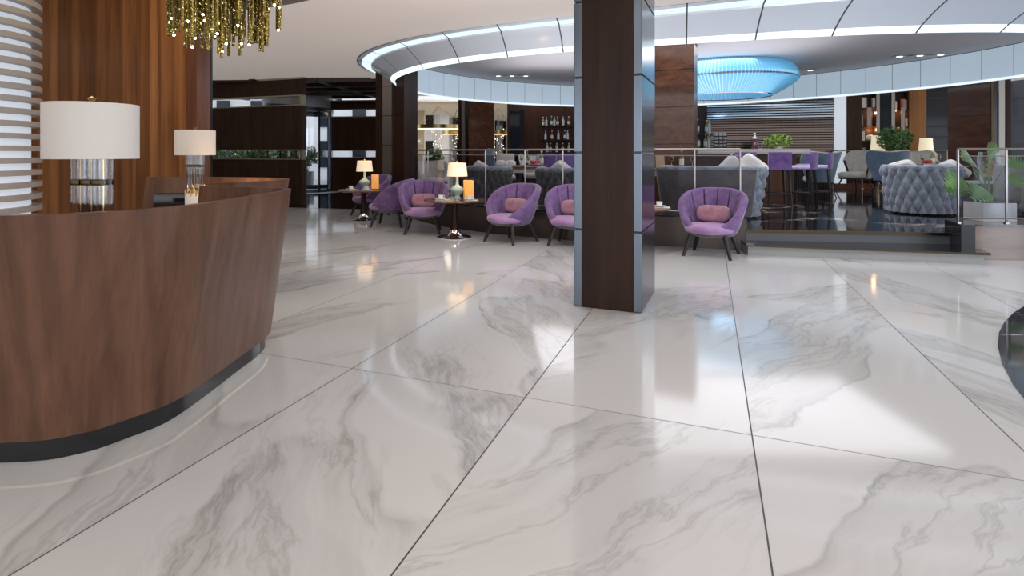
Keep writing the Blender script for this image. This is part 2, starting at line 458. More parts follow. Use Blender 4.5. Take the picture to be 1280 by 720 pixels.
# ================================================================ SETTING
PZ, CZ = .28, .41                               # lounge floor level, kerb level
ZI, ZC, ZL = 2.70, 3.15, 3.36                   # ring lip, lobby ceiling, lounge ceiling
CC = (4.2, 12.0)
lip_px = [(717, 67), (820, 58), (1000, 46), (1100, 42.5), (1280, 42), (640, 69.5), (620, 71.5), (570, 79), (520, 88), (493, 104),
          (1280, 95), (1185, 107), (1043, 122), (960, 128), (875, 131), (717, 133), (660, 132), (590, 126.5), (545, 120)]
lip_pts = [gp(x, y, ZI) for x, y in lip_px] + [(9.0, 7.9), (10.0, 9.2)]
LIP = fourier(lip_pts, CC, 3)
out_px = [(433, 75), (445, 69), (470, 61.5), (550, 43), (640, 28), (717, 18), (820, 7), (895, 1)]
def rough_out(p):
    d = Vector(p) - Vector(CC); return Vector(p) + d.normalized() * .75
out_pts = [gp(x, y, ZC) for x, y in out_px] * 2 + [rough_out(p) for p in lip_pts[3:5] + lip_pts[10:]]
OUT = fourier(out_pts, CC, 4)
pl_px = [(515, 272.5), (555, 280.5), (595, 289), (675, 297.5), (825, 307.5), (932, 313.5)]
EDGE = fourier([gp(x, y) for x, y in pl_px] * 2 + [gp(1202, 323.8), gp(1280, 324)] + [tuple(Vector(p) + (Vector(p) - Vector(CC)).normalized() * .12) for p in lip_pts[9:]], CC, 4)
BW0 = Vector((at(1043, 16.4), 16.4))
def lineat(p0, d, x):                           # where the plan line p0+t*d meets image column x
    k = (x - PX) / F
    t = (k * p0.y - p0.x) / (d.x - k * d.y)
    return p0 + d * t
def bw(x, off=0.0): return lineat(BW0 - VD * off, UD, x)

# floors
b = B(); b.face([b.bm.verts.new(p) for p in ((-16, -7, 0), (20, -7, 0), (20, 24, 0), (-16, 24, 0))])
struct(b.obj('floor', 'floor', smooth=0))
a0 = math.atan2(gp(515, 272.5)[1] - CC[1], gp(515, 272.5)[0] - CC[0])
TH = [-PI - .15 + (PI + .30) * k / 150 for k in range(151)]      # near half of the curve, left to right
def edge_at(x, guess):                          # angle on EDGE seen in image column x
    best = min((abs(EDGE(t).x - at(x, EDGE(t).y)), t) for t in np.linspace(guess - .6, guess + .6, 1200))
    return best[1]
tA = edge_at(933, math.atan2(7.5 - 12, 3.5 - 4.2)); tB = edge_at(1203, math.atan2(6.95 - 12, 5.95 - 4.2))
SA, SB = Vector(gp(932, 300, .14)), Vector(gp(1193, 305, .14))
left_arc = [EDGE(t) for t in TH if t < tA] + [EDGE(tA)]
right_arc = [EDGE(tB)] + [EDGE(t) for t in TH if t > tB]
poly = [p for p in left_arc] + [SA, SB] + [p for p in right_arc]
poly = [tuple(p) for p in poly] + [(22, 14), (22, 40), (-6, 40), (left_arc[0].x, 19)]
b = B(); b.prism(poly, 0.004, PZ); struct(b.obj('floor', 'lounge_marble', smooth=0))
def kerb_piece(arc, w, z0, z1, name, mat, straight=False):
    b = B(); outer = [Vector(p) for p in arc]
    inner = [p + (VD if straight else (Vector(CC) - p).normalized()) * w for p in outer]
    b.prism([tuple(p) for p in outer] + [tuple(p) for p in inner[::-1]], z0, z1)
    return struct(b.obj(name, mat, smooth=20))
def grow(arc, d): return [p + (p - Vector(CC)).normalized() * d for p in arc]
kerb_piece(grow(left_arc, .012), .42, .0, CZ, 'kerb', 'bronze_face' if 'bronze_face' in M else 'bar_wood')
kerb_piece(grow(right_arc, .012), .52, .0, CZ, 'kerb', 'plinth_wood', True)
kerb_piece(grow(right_arc, .035), .55, CZ, CZ + .022, 'kerb', 'black_gloss', True)
kerb_piece(grow(left_arc, .02), .42, CZ, CZ + .012, 'kerb', 'black_gloss')
# steps
s0, s1 = Vector(gp(935, 319)), Vector(gp(1230, 331))
b = B(); b.prism([tuple(s0), tuple(s1), (s1.x + .16, EDGE(tB).y + .02), tuple(SB), tuple(SA), (SA.x - .06, SA.y)], 0, .115)
st = struct(b.obj('step', 'riser_stone', smooth=0))
n1 = (s1 - s0).normalized(); q = Vector((n1.y, -n1.x)) * .03
b = B(); b.prism([tuple(s0 + q - n1 * .02), tuple(s1 + q + n1 * .05), (s1.x + .22, EDGE(tB).y - .005), tuple(SB), tuple(SA), (SA.x - .06, SA.y)], .115, .14)
b.obj('tread', 'lounge_marble', st, smooth=0)
b = B(); b.slab(s0 + q * 1.15 - n1 * .02, s1 + q * 1.15 + n1 * .05, .117, .135, .006); b.obj('nosing', 'bronze', st, smooth=0)
n2 = (SB - SA).normalized(); q2 = Vector((n2.y, -n2.x)) * .012
st2 = structroot('step')
b = B(); b.slab(SA + q2, SB + q2, .14, .25, .02); b.obj('riser', 'riser_dark', st2, smooth=0)
b = B(); b.slab(SA + q2 * 2, SB + q2 * 2, .25, .283, .035); b.obj('nosing', 'bronze', st2, smooth=0)
kc = grow([EDGE(tB)], .03)[0]
b = B(); b.prism([tuple(kc), tuple(kc + VD * .56), tuple(kc + VD * .56 - UD * .03), tuple(kc - UD * .05), tuple(kc - UD * .05 - VD * .035), tuple(kc + UD * .085 - VD * .035), tuple(kc + UD * .085)], 0, CZ + .022)
struct(b.obj('trim_3', 'inlay_marble', smooth=0))
# entry floor of dark marble, and the round inlay in the lobby
e0, e1 = Vector(gp(360, 259.5)), Vector(gp(500, 263))
b = B(); b.face([b.bm.verts.new((p[0], p[1], .004)) for p in ((-14, e0.y + .8), tuple(e0), tuple(e1), (e1.x, 20), (-14, 20))])
struct(b.obj('floor', 'entry_marble', smooth=0))
pa, pb, pc = [Vector(gp(*p)) for p in ((1280, 383), (1247, 428), (1280, 500))]
def circum(a, b_, c):
    d = 2 * (a.x * (b_.y - c.y) + b_.x * (c.y - a.y) + c.x * (a.y - b_.y))
    ux = ((a.length_squared) * (b_.y - c.y) + b_.length_squared * (c.y - a.y) + c.length_squared * (a.y - b_.y)) / d
    uy = ((a.length_squared) * (c.x - b_.x) + b_.length_squared * (a.x - c.x) + c.length_squared * (b_.x - a.x)) / d
    return Vector((ux, uy))
cc = circum(pa, pb, pc); rr = (cc - pb).length
b = B(); b.lathe([(0, .004), (rr, .004), (rr, 0)], (cc.x, cc.y, 0), 96); struct(b.obj('floor', 'inlay_marble', smooth=0))

# lobby ceiling with two openings
def flat_with_holes(name, outer, holes, z, mat):
    cu = bpy.data.curves.new(name, 'CURVE'); cu.dimensions = '2D'; cu.fill_mode = 'BOTH'
    for pts in [outer] + holes:
        sp = cu.splines.new('POLY'); sp.points.add(len(pts) - 1); sp.use_cyclic_u = True
        for p, q in zip(sp.points, pts): p.co = (q[0], q[1], 0, 1)
    tmp = bpy.data.objects.new(name + '_tmp', cu); COL.objects.link(tmp)
    dg = bpy.context.evaluated_depsgraph_get()
    me = bpy.data.meshes.new_from_object(tmp.evaluated_get(dg)); bpy.data.objects.remove(tmp); bpy.data.curves.remove(cu)
    me.name = name; me.materials.clear(); me.materials.append(M[mat])
    o = bpy.data.objects.new(name, me); COL.objects.link(o); o.location.z = z
    return struct(o)
RC, RR = (-4.2, 4.0), 3.65
oc = [tuple(OUT(2 * PI * k / 200)) for k in range(200)]
rc = [(RC[0] + RR * cos(2 * PI * k / 96), RC[1] + RR * sin(2 * PI * k / 96)) for k in range(96)]
ymax = max(p[1] for p in oc) + .4; xmin = min(p[0] for p in oc) - .15; xmax = max(p[0] for p in oc) + 3
flat_with_holes('ceiling', [(-14, -6), (xmax, -6), (xmax, ymax), (xmin, ymax), (xmin, 14.2), (-4.2, 14.22), (-14, 18.2)], [oc, rc], ZC, 'glowing_ceiling_paint')
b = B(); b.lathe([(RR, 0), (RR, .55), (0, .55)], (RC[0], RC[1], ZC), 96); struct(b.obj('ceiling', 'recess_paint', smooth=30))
b = B(); b.face([b.bm.verts.new((p.x, p.y, ZL)) for p in [LIP(2 * PI * k / 160, .1) for k in range(160)]])
struct(b.obj('ceiling', 'lounge_ceiling_paint', smooth=0))
# lit ring: belly of panels between the lobby ceiling and the lip, LED strips, seams
prof = [(0, 0), (.03, .03), (.13, .08), (.20, .11), (.38, .19), (.385, .25), (.50, .36), (.62, .48), (.74, .62), (.83, .74), (.90, .83), (1.0, 1.0)]
NP = 38
angs = []
for k in range(NP):
    a = 2 * PI * (k + .55) / NP
    angs += [(a, 1), (a + .0035, 0)] + [(a + .0035 + (2 * PI / NP - .0035) * j / 7, 0) for j in range(1, 7)]
ring = structroot('trim_1')
def ring_pt(a, s, d, drop=0):
    o, l = OUT(a), LIP(a); p = o.lerp(l, s)
    return (p.x, p.y, ZC - (ZC - ZI) * d - drop)
b = B()
vs = [[b.bm.verts.new(ring_pt(a, s, d)) for s, d in prof] for a, _ in angs]
for i, (a, seam) in enumerate(angs):
    j = (i + 1) % len(angs)
    for k in range(len(prof) - 1):
        b.mi = 1 if seam else (2 if k in (2, 3) else 3 if k >= 10 else 0)
        b.face([vs[i][k], vs[j][k], vs[j][k + 1], vs[i][k + 1]])
b.obj('belly_panel', None, ring, smooth=25, mats=['ring_panel', 'seam_dark', 'led_soft', 'led_white'])
b = B()
e = [(OUT(a), OUT(a, -.03)) for a, _ in angs]
b.grid(lambda i, j: (e[i][j].x, e[i][j].y, ZC - .006 - .01 * j), len(angs), 2, True)
b.obj('edge_bead', 'bronze', ring, smooth=0)
# inner upright panels of the ring
NI = 58; an2 = []
for k in range(NI):
    a = 2 * PI * (k + .3) / NI
    an2 += [(a, 1), (a + .0016, 0)] + [(a + .0016 + (2 * PI / NI - .0016) * j / 4, 0) for j in range(1, 4)]
ring2 = structroot('trim_2')
b = B(); zz = [ZI, ZI + .05, ZI + .055, ZL - .012, ZL]
vs = [[b.bm.verts.new((*LIP(a, -.004 + .02 * (z > ZI + .052)), z)) for z in zz] for a, _ in an2]
for i, (a, seam) in enumerate(an2):
    j = (i + 1) % len(an2)
    for k in range(4):
        b.mi = 2 if k == 0 else 1 if (seam or k == 3) else 0
        b.face([vs[i][k], vs[j][k], vs[j][k + 1], vs[i][k + 1]])
b.obj('upright_panel', None, ring2, smooth=25, mats=['inner_panel', 'seam_dark', 'led_soft'])

# ---- columns
def plan_box(b, p, u, v, w, d, z0, z1):         # box from corner p, width w along u, depth d along v
    p, u, v = Vector(p), Vector(u).normalized(), Vector(v).normalized()
    b.prism([tuple(p), tuple(p + u * w), tuple(p + u * w + v * d), tuple(p + v * d)], z0, z1)
cA, cB_ = Vector(gp(716.5, 384)), Vector(gp(802, 392))
cw0 = (cB_ - cA).length; cu_ = Vector((cos(rad(-24)), sin(rad(-24)))); cA = cB_ - cu_ * cw0; cv = Vector((-cu_.y, cu_.x)); cw = (cB_ - cA).length
cD = .80
near = structroot('column', (cA.x, cA.y, 0), math.atan2(cu_.y, cu_.x))
mw = cw * .115
b = B(); b.box((cw / 2, cD / 2 , ZC / 2), (cw - .02, cD - .02, ZC)); b.obj('core', 'black_gloss', near, smooth=0)
b = B()
b.box((cw / 2, .012, ZC / 2), (cw - 2 * mw - .012, .02, ZC)); b.obj('wood_panel', 'pillar_wood', near, smooth=0)
seams = [0, .65, 1.295, 1.925, 2.56, ZC]
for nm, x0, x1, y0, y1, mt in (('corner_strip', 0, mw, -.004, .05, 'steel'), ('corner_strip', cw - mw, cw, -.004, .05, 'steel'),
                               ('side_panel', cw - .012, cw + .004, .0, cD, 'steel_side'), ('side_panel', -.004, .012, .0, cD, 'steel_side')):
    b = B()
    for z0, z1 in zip(seams, seams[1:]):
        b.box(((x0 + x1) / 2, (y0 + y1) / 2, (z0 + z1) / 2), (x1 - x0, y1 - y0, z1 - z0 - .012), 0, .004, seg=1)
    b.obj(nm, mt, near, smooth=0)
def lounge_column(face_px, front_px, name='column'):
    # graining runs across on the deep side; a steel fillet closes the narrow front
    (x0, Y0), (x1, Y1) = face_px
    a, c = Vector((at(x0, Y0), Y0)), Vector((at(x1, Y1), Y1))
    near_p, far_p = (a, c) if Y0 < Y1 else (c, a)
    d = (far_p - near_p).normalized(); L = (far_p - near_p).length
    fr = Vector((at(front_px[0], front_px[1]), front_px[1])) - near_p; W = fr.length; f = fr.normalized()
    root = structroot(name, (near_p.x, near_p.y, 0)); 
    b = B(); plan_box(b, d * .02 + f * .02, f, d, W - .04, L - .04, .0, ZL); b.obj('core', 'black_gloss', root, smooth=0)
    b = B()
    sm = [0, .81, 1.44, 2.07, 2.70, ZL]
    n = d.cross(f)
    for z0, z1 in zip(sm, sm[1:]): plan_box(b, d * .0, f, d, .03, L, z0 + .006, z1 - .006)
    b.obj('wood_panel', 'pillar_wood_cross', root, smooth=0)
    b = B(); plan_box(b, f * .0 - d * .006, f, d, W * .08, .03, 0, ZL); b.obj('edge_strip', 'bronze', root, smooth=0)
    b = B(); plan_box(b, f * (W * .36) - d * .02, f, d, W * .30, .04, 0, ZL); b.obj('steel_fillet', 'rail_metal', root, smooth=0)
    b = B(); plan_box(b, f * (W * .66) - d * .008, f, d, W * .34, .03, 0, ZL); b.obj('wood_panel', 'pillar_wood', root, smooth=0)
    return root
lounge_column(((1184.5, 12.75), (1239, 11.85)), (1263, 11.72))
# column behind the ring, seen between the lamps and the back bar
lounge_column(((585.5, 16.4), (617.5, 18.3)), (573, 16.55))
# column at 820..868: grained broad face towards the lobby
def broad_column(x0, Y0, x1, Y1, depth, mats, name='column', z1=ZL, sm=(0, .81, 1.44, 2.07, 2.70)):
    a, c = Vector((at(x0, Y0), Y0)), Vector((at(x1, Y1), Y1)); u = (c - a).normalized(); v = Vector((-u.y, u.x)); W = (c - a).length
    root = structroot(name, (a.x, a.y, 0))
    b = B(); plan_box(b, u * .004 + v * .012, u, v, W - .008, depth, 0, z1); b.obj('core', 'pillar_wood', root, smooth=0)
    sm = list(sm) + [z1]
    for f0, f1, mt, pr in mats:
        b = B()
        for za, zb in zip(sm, sm[1:]): plan_box(b, u * (W * f0) - v * pr, u, v, W * (f1 - f0), .03 + pr, za + .006, zb - .006)
        b.obj('wood_panel' if 'wood' in mt else 'steel_fillet', mt, root, smooth=0)
    return root
broad_column(800, 11.0, 868, 10.55, .5, [(0, 1, 'pillar_wood_wide', 0.0)], sm=(0, .8, 1.45, 2.145, 2.84))
broad_column(469.5, 12.35, 505, 12.0, .5, [(0, .28, 'pillar_wood', 0), (.28, .60, 'rail_metal', .03), (.60, 1, 'pillar_wood', 0)], z1=ZC)

# ---- reception back wall, post, finned column
wa, wb = Vector((at(50, 7.15), 7.15)), Vector((at(229, 6.72), 6.72)); wd = (wb - wa).normalized()
wl = wa - wd * 2.2
o = structroot('wall_reception', (wl.x, wl.y, 0), math.atan2(wd.y, wd.x))
L = (wb - wl).length
b = B(); b.box((L / 2, .15, 1.85), (L, .3, 3.7)); b.obj('plank_panel', 'warm_wall_wood', o, smooth=0)
b = B(); b.box((L + .075, .16, 1.85), (.15, .24, 3.7)); b.obj('post', 'red_post_wood', o, smooth=0)
pY = 6.9; x0, x1 = at(245.5, pY), at(253, pY)
tb = structroot('trim_4')
b = B(); b.box(((x0 + x1) / 2, pY + .1, (2.0 + 3.7) / 2), (x1 - x0, .25, 1.7)); b.obj('upper_post', 'red_post_wood', tb, smooth=0)
b = B(); b.box(((x0 + x1) / 2 - .02, pY + .1, 1.0), (x1 - x0 + .0, .18, 2.0)); b.box((at(255, pY) , pY + .16, 1.4), (.035, .05, 2.8))
b.obj('lower_post', 'dark_metal', tb, smooth=0)
fY = 5.0; fR = .62; fx = at(50, fY) - fR * 1.22
fc = structroot('column', (fx, fY, 0))
b = B(); b.lathe([(fR - .085, 0), (fR - .085, 3.7)], n=64); b.obj('core', 'column_white', fc)
b = B()
z = .12
while z < 3.65:
    b.lathe([(fR - .1, z), (fR, z), (fR, z + .048), (fR - .1, z + .048)], n=64); z += .108
b.obj('fins', 'fin_grey', fc, smooth=30)

# ---- entry: slotted timber walls, coffered ceiling, revolving door
def slotted_wall(name, pa, pb, ztop, mat, th=.16):
    d = (pb - pa); L = d.length
    root = structroot(name, (pa.x, pa.y, 0), math.atan2(d.y, d.x))
    for k, (z0, z1) in enumerate(((0, 1.12), (1.35, 2.46), (2.70, ztop))):
        b = B(); b.box((L / 2, th / 2, (z0 + z1) / 2), (L, th, z1 - z0)); b.obj('timber_panel', mat, root, smooth=0)
    b = B()
    for z in (1.12, 1.35, 2.46, 2.70): b.box((L / 2, .05, z), (L, .14, .028))
    for z in ((1.12 + 1.35) / 2, 2.58):
        b.box((L - .03, .05, z), (.07, .14, .25)); b.box((.03, .05, z), (.07, .14, .25))
    b.box((L / 2, .03, ztop - .02), (L, .08, .05)); b.obj('gold_frame', 'pale_gold', root, smooth=0)
    b = B()
    for z in (1.235, 2.58): b.box((L / 2, th * .6, z), (L, .01, .22))
    b.obj('slot_glass', 'clear_glass', root, smooth=0)
    return root
w1r = Vector((at(378, 14.08), 14.08)); w1l = w1r - UD * 5.2
slotted_wall('wall_entry', w1l, w1r, ZC, 'entry_wall_wood')
w2l = Vector((at(409, 18.9), 18.9)); w2r = lineat(w2l, Vector((1, -.12)).normalized(), 519.5)
slotted_wall('wall_back_left', w2l, w2r, 3.0, 'screen_wall_wood')
b = B(); b.box((-7.5, 17.6, 3.32), (10.5, 6.8, .1)); struct(b.obj('ceiling', 'black_wood', smooth=0))
b = B()
for k in range(5): b.slab((-12.0, 15.2 + k * 1.1), (-2.6, 14.5 + k * 1.1), 3.08, 3.22, .16)
for k in range(5): b.slab((-4.2 - k * 1.6, 14.5), (-3.3 - k * 1.6, 20), 3.1, 3.24, .14)
struct(b.obj('trim_5', 'entry_wall_wood', smooth=0))
b = B(); b.box((-5.6, 15.6, 3.255), (1.1, .9, .02)); b.box((-4.7, 17.3, 3.255), (1.0, .5, .02)); struct(b.obj('trim_6', 'strip_white', smooth=0))
dc = Vector((at(373, 19.0), 19.0)); dR = 1.12
door = structroot('door_1', (dc.x, dc.y, 0))
b = B(); b.lathe([(dR - .1, 2.72), (dR, 2.72), (dR, 3.22), (dR - .1, 3.22), (dR - .1, 2.72)], n=48); b.obj('header_drum', 'grey_stone', door)
b = B(); b.lathe([(dR - .13, 2.60), (dR + .01, 2.60), (dR + .01, 2.73), (dR - .13, 2.73), (dR - .13, 2.60)], n=48); b.obj('header_frame', 'dark_metal', door)
b = B(); b.lathe([(dR - .12, 0), (dR + .02, 0), (dR + .02, .09), (dR - .12, .09), (dR - .12, 0)], n=48); b.obj('base_ring', 'steel', door)
for k, (a, w) in enumerate(((-8, .11), (-38, .05), (-66, .05), (-100, .05))):
    b = B(); b.box((dR * cos(rad(a)), dR * sin(rad(a)), 1.35), (w, w, 2.6), rad(a)); b.obj('post', 'steel' if k == 0 else 'dark_metal', door, smooth=0)
b = B(); n = 24; b.grid(lambda i, j: ((dR - .02) * cos(rad(-8 - 92 * i / (n - 1))), (dR - .02) * sin(rad(-8 - 92 * i / (n - 1))), .09 + 2.5 * j), n, 2); b.obj('curved_glass', 'door_glass', door)
for a in (20, 110, 200, 290):
    b = B(); c_, s_ = cos(rad(a)), sin(rad(a))
    b.slab((c_ * .05, s_ * .05), (c_ * .98, s_ * .98), .08, .2, .05); b.slab((c_ * .05, s_ * .05), (c_ * .98, s_ * .98), 2.48, 2.6, .05)
    b.box((c_ * .96, s_ * .96, 1.34), (.06, .05, 2.5), rad(a)); b.box((c_ * .06, s_ * .06, 1.34), (.06, .05, 2.5), rad(a)); b.obj('door_leaf', 'dark_metal', door, smooth=0)
b = B(); b.lathe([(0, .008), (dR + .45, .008), (dR + .45, .004)], (dc.x, dc.y, 0), 64); struct(b.obj('floor', 'white_paint', smooth=0))
# street front across the road, seen through the slots and the door
fac = structroot('backdrop', (0, 27, 0))
b = B(); b.box((-9, .5, 3.5), (15, 1, 7)); b.obj('facade', 'facade', fac, smooth=0)
b = B()
for k in range(9):
    for z in (1.2, 3.1, 5.0): b.box((-15.3 + k * 1.6, -.02, z), (.62, .08, 1.25))
b.obj('facade_windows', 'grey_window', fac, smooth=0)
b = B(); b.face([b.bm.verts.new(p) for p in ((-18, 20.2, .002), (-2.4, 19.8, .002), (-2.4, 27, .002), (-18, 27, .002))]); struct(b.obj('pavement', 'grey_stone', smooth=0))

# ---- restaurant beyond the left columns
b = B(); b.box((1.5, 27, 3.06), (11, 14.5, .05)); struct(b.obj('ceiling', 'cream_ceiling', smooth=0))
wA, wB = Vector((at(518, 27.0), 27.0)), Vector((at(660, 33), 33.0))
rd = (wB - wA).normalized()
wroot = structroot('window_1', (wA.x, wA.y, 0), math.atan2(rd.y, rd.x)); Lw = (wB - wA).length
b = B(); b.box((Lw / 2, .2, 1.65), (Lw, .05, 2.8)); b.obj('pane', 'dark_window', wroot, smooth=0)
for f0, w in ((.02, .30), (.27, .10), (.36, .16), (.52, .07), (.64, .12), (.70, .05), (.78, .1), (.9, .14)):
    b = B(); n = 14
    b.grid(lambda i, j: (Lw * f0 + w * 2.2 * i / (n - 1), .05 + .04 * sin(i * 2.2), .28 + 2.75 * j), n, 2); b.obj('curtain', 'curtain_white', wroot, smooth=60)
b = B(); x0, x1 = at(519.5, 24), at(530.5, 24); b.box(((x0 + x1) / 2, 24.2, 1.6), (x1 - x0, .4, 2.9)); struct(b.obj('column', 'cream_wall', smooth=0))

# ---- back wall of the lounge
p0, p1 = bw(634), bw(886); d = p1 - p0
back = structroot('wall_back', (p0.x, p0.y, PZ), math.atan2(d.y, d.x)); L = d.length
b = B(); b.box((L / 2, .1, 1.6), (L, .2, 3.2)); b.obj('wood_panel', 'screen_wall_wood', back, smooth=0)
b = B(); w = (bw(655) - p0).length; b.box((w / 2 + .05, -.02, 1.25), (w * .8, .06, 2.5)); b.obj('dark_door', 'dark_window', back, smooth=0)
# light strip, timber panels and windows along the wall
def wall_bit(name, x0, x1, z0, z1, th, mat, off=0.0, parent=None, kind=True):
    a, c = bw(x0, off), bw(x1, off); b = B(); b.slab(a, c, z0, z1, th); o = b.obj(name, mat, parent, smooth=0)
    return struct(o) if not parent else o
wall_bit('wall_back_right', 880, 1300, PZ, 3.3, .2, 'charcoal_velvet', -.45)
wall_bit('trim_7', 1042.5, 1057.5, PZ + .1, 3.2, .12, 'column_white', .05)
wall_bit('trim_8', 1057.5, 1076, PZ + .1, 3.2, .12, 'entry_wall_wood', .06)
wall_bit('trim_9', 1136, 1157, PZ, 3.2, .12, 'golden_wood', .05)
wall_bit('baseboard_back', 1042, 1185, PZ, PZ + .13, .3, 'red_post_wood', .12)
def win(name, x0, x1, bars, frame='dark_metal', off=0.0, fw=1.2):
    a, c = bw(x0, off), bw(x1, off); d = c - a; L = d.length
    r = structroot(name, (a.x, a.y, 0), math.atan2(d.y, d.x))
    b = B(); b.box((L / 2, .05, 1.75), (L, .02, 2.9)); b.obj('pane', 'grey_window', r, smooth=0)
    b = B()
    for z in bars: b.box((L / 2, .02, z), (L, .05, .045))
    for x in (0.0, L): b.box((x, .02, 1.75), (.05 * fw, .06, 2.9))
    b.obj('frame', frame, r, smooth=0)
    return r
win('window_2', 1097.5, 1116.5, (1.55, 3.1), 'rail_metal', .08, 1.6)
win('window_3', 1157, 1190, (1.3, 1.72, 2.0, 2.75))
win('window_4', 1264, 1330, (.9, 1.5, 2.1, 2.72))
wall_bit('trim_10', 1240, 1262, PZ, 3.2, .1, 'entry_wall_wood', .02)
wall_bit('trim_11', 1258.5, 1262, PZ, 3.2, .12, 'brass', .1)

b = B(); b.box((-12.2, 8.5, 1.85), (.2, 19.5, 3.7)); struct(b.obj('wall_left', 'entry_wall_wood', smooth=0))
# ================================================================ CAMERA, LIGHT
cam = bpy.data.cameras.new('camera'); co = bpy.data.objects.new('camera', cam); COL.objects.link(co)
co.location = (0, 0, EYE); co.rotation_euler = (PI / 2, 0, 0)
cam.sensor_width = 36; cam.lens = F / 1280 * 36; cam.shift_x = (640 - PX) / 1280; cam.shift_y = (HY - 360) / 1280
cam.clip_end = 100; cam.clip_start = .05
scene.camera = co
w = bpy.data.worlds.new('World'); scene.world = w; w.use_nodes = True
bg = w.node_tree.nodes['Background']; bg.inputs[0].default_value = (.90, .93, 1.0, 1); bg.inputs[1].default_value = 1.9
def area(name, loc, size, power, col=(1, 1, 1), rot=(0, 0, 0), sy=None):
    l = bpy.data.lights.new(name, 'AREA'); l.energy = power; l.color = col; l.size = size
    if sy: l.shape = 'RECTANGLE'; l.size_y = sy
    o = bpy.data.objects.new(name, l); COL.objects.link(o); o.location = loc; o.rotation_euler = rot; return o
def point(name, loc, power, col=(1, 1, 1), r=.05):
    l = bpy.data.lights.new(name, 'POINT'); l.energy = power; l.color = col; l.shadow_soft_size = r; l.specular_factor = .3
    o = bpy.data.objects.new(name, l); COL.objects.link(o); o.location = loc; return o
area('lobby_fill', (1.5, 1.2, 3.1), 5, 40, (1, .95, .90), sy=3)  # unseen area lights added to brighten the lobby
area('lobby_fill', (.2, 5.9, 3.1), 2.6, 85, (1, .96, .93), (rad(38), 0, 0), .7)
area('lobby_fill', (3.6, 5.0, 3.1), 2.6, 50, (.96, .97, 1), (rad(34), 0, rad(-8)), .7)
area('window_light', (10.5, 1.5, 1.8), 4, 240, (.66, .80, 1), (0, PI / 2, 0), 3)
area('reception_light', (-4.2, 3.6, 3.66), 3, 70, (1, .82, .62))
area('wall_fill', (-3.6, 5.2, 3.6), 2.2, 26, (1, .74, .46), (rad(35), 0, 0), .4)  # unseen warm light added to brighten the wood wall
area('lounge_light', (5.0, 10.2, 3.3), 4.5, 100, (.93, .95, 1), sy=3)
area('lounge_light', (3.6, 13.5, 3.3), 4.5, 90, (.95, .95, 1), sy=3)
area('lounge_ceiling_fill', (3.5, 12.0, 2.55), 6, 75, (.93, .93, 1), (PI, 0, 0), 4)  # unseen floating light added to brighten the lounge ceiling
area('restaurant_light', (0.0, 24, 3.0), 3, 140, (1, .85, .65), sy=5)
area('street_light', (-9, 24, 6), 6, 200, (.9, .95, 1), (rad(-35), 0, 0))
point('desk_interior_fill', (-2.28, 5.38, .92), 8, (1, .62, .32), .05)  # warm light added to brighten the small desk's inner face, not a bulb
scene.view_settings.view_transform = 'Standard'
scene.view_settings.look = 'None'
scene.view_settings.exposure = 0.0
scene.cycles.use_denoising = True
scene.cycles.max_bounces = 8
scene.cycles.transparent_max_bounces = 16
scene.cycles.sample_clamp_indirect = 6.0
# ================================================================ LOBBY THINGS
# ---- reception desks: leaning curved front, recessed plinth, worktop inside
def desk(name, label, path, work, z1=1.05):
    P = smoothpath(path, 10)
    root = thing(name, label, 'reception desk', (0, 0, 0))
    b = B(); ribbon(b, P, .10, z1, .045, .13); b.obj('curved_front', 'desk_wood', root, smooth=40)
    b = B(); ribbon(b, [p for p in P], 0, .10, .04, 0)
    pl = b.obj('plinth', 'black_gloss', root, smooth=40)
    # draw the plinth in below the lean of the front
    n = len(P)
    me = pl.data
    for v in me.vertices:
        i = v.index // 4
        if i < n:
            d = (P[min(i + 1, n - 1)] - P[max(i - 1, 0)]).normalized(); nr = Vector((d.y, -d.x))
            v.co.x -= nr.x * .165; v.co.y -= nr.y * .165
    b = B(); ribbon(b, P, .0965, .0995, .012, 0)
    le = b.obj('plinth_light', 'led_plinth', root, smooth=40)
    for v in le.data.vertices:
        i = v.index // 4
        if i < n:
            d = (P[min(i + 1, n - 1)] - P[max(i - 1, 0)]).normalized(); nr = Vector((d.y, -d.x))
            v.co.x -= nr.x * .148; v.co.y -= nr.y * .148
    b = B(); b.prism(work, .70, .74); b.obj('worktop', 'desk_wood', root, smooth=0)
    return root
desk('reception_desk', 'big curved walnut reception desk with a black glowing plinth, in front',
     [(-3.8, 2.26), (-2.6, 2.225), (-1.9, 2.235), (-1.63, 2.33), (-1.47, 2.50), (-1.335, 2.76), (-1.275, 3.37), (-1.255, 3.72), (-1.33, 3.97), (-1.60, 4.10), (-2.07, 4.30)],
     [(-3.7, 2.36), (-1.95, 2.36), (-1.72, 2.44), (-1.60, 2.58), (-1.47, 2.85), (-1.41, 3.4), (-1.42, 3.8), (-1.62, 3.95), (-2.0, 4.12), (-2.3, 3.8), (-2.3, 2.95), (-3.7, 2.95)])
desk('reception_desk', 'smaller walnut reception desk curving behind the big one, lamp standing inside',
     [(-2.22, 4.74), (-2.05, 4.80), (-1.88, 5.02), (-1.80, 5.30), (-1.86, 5.52), (-2.15, 5.71), (-2.7, 5.84), (-3.42, 5.90)],
     [(-2.2, 5.0), (-2.0, 5.1), (-1.95, 5.3), (-2.0, 5.46), (-2.25, 5.6), (-2.75, 5.72), (-3.4, 5.77), (-3.4, 5.25)], 1.045)
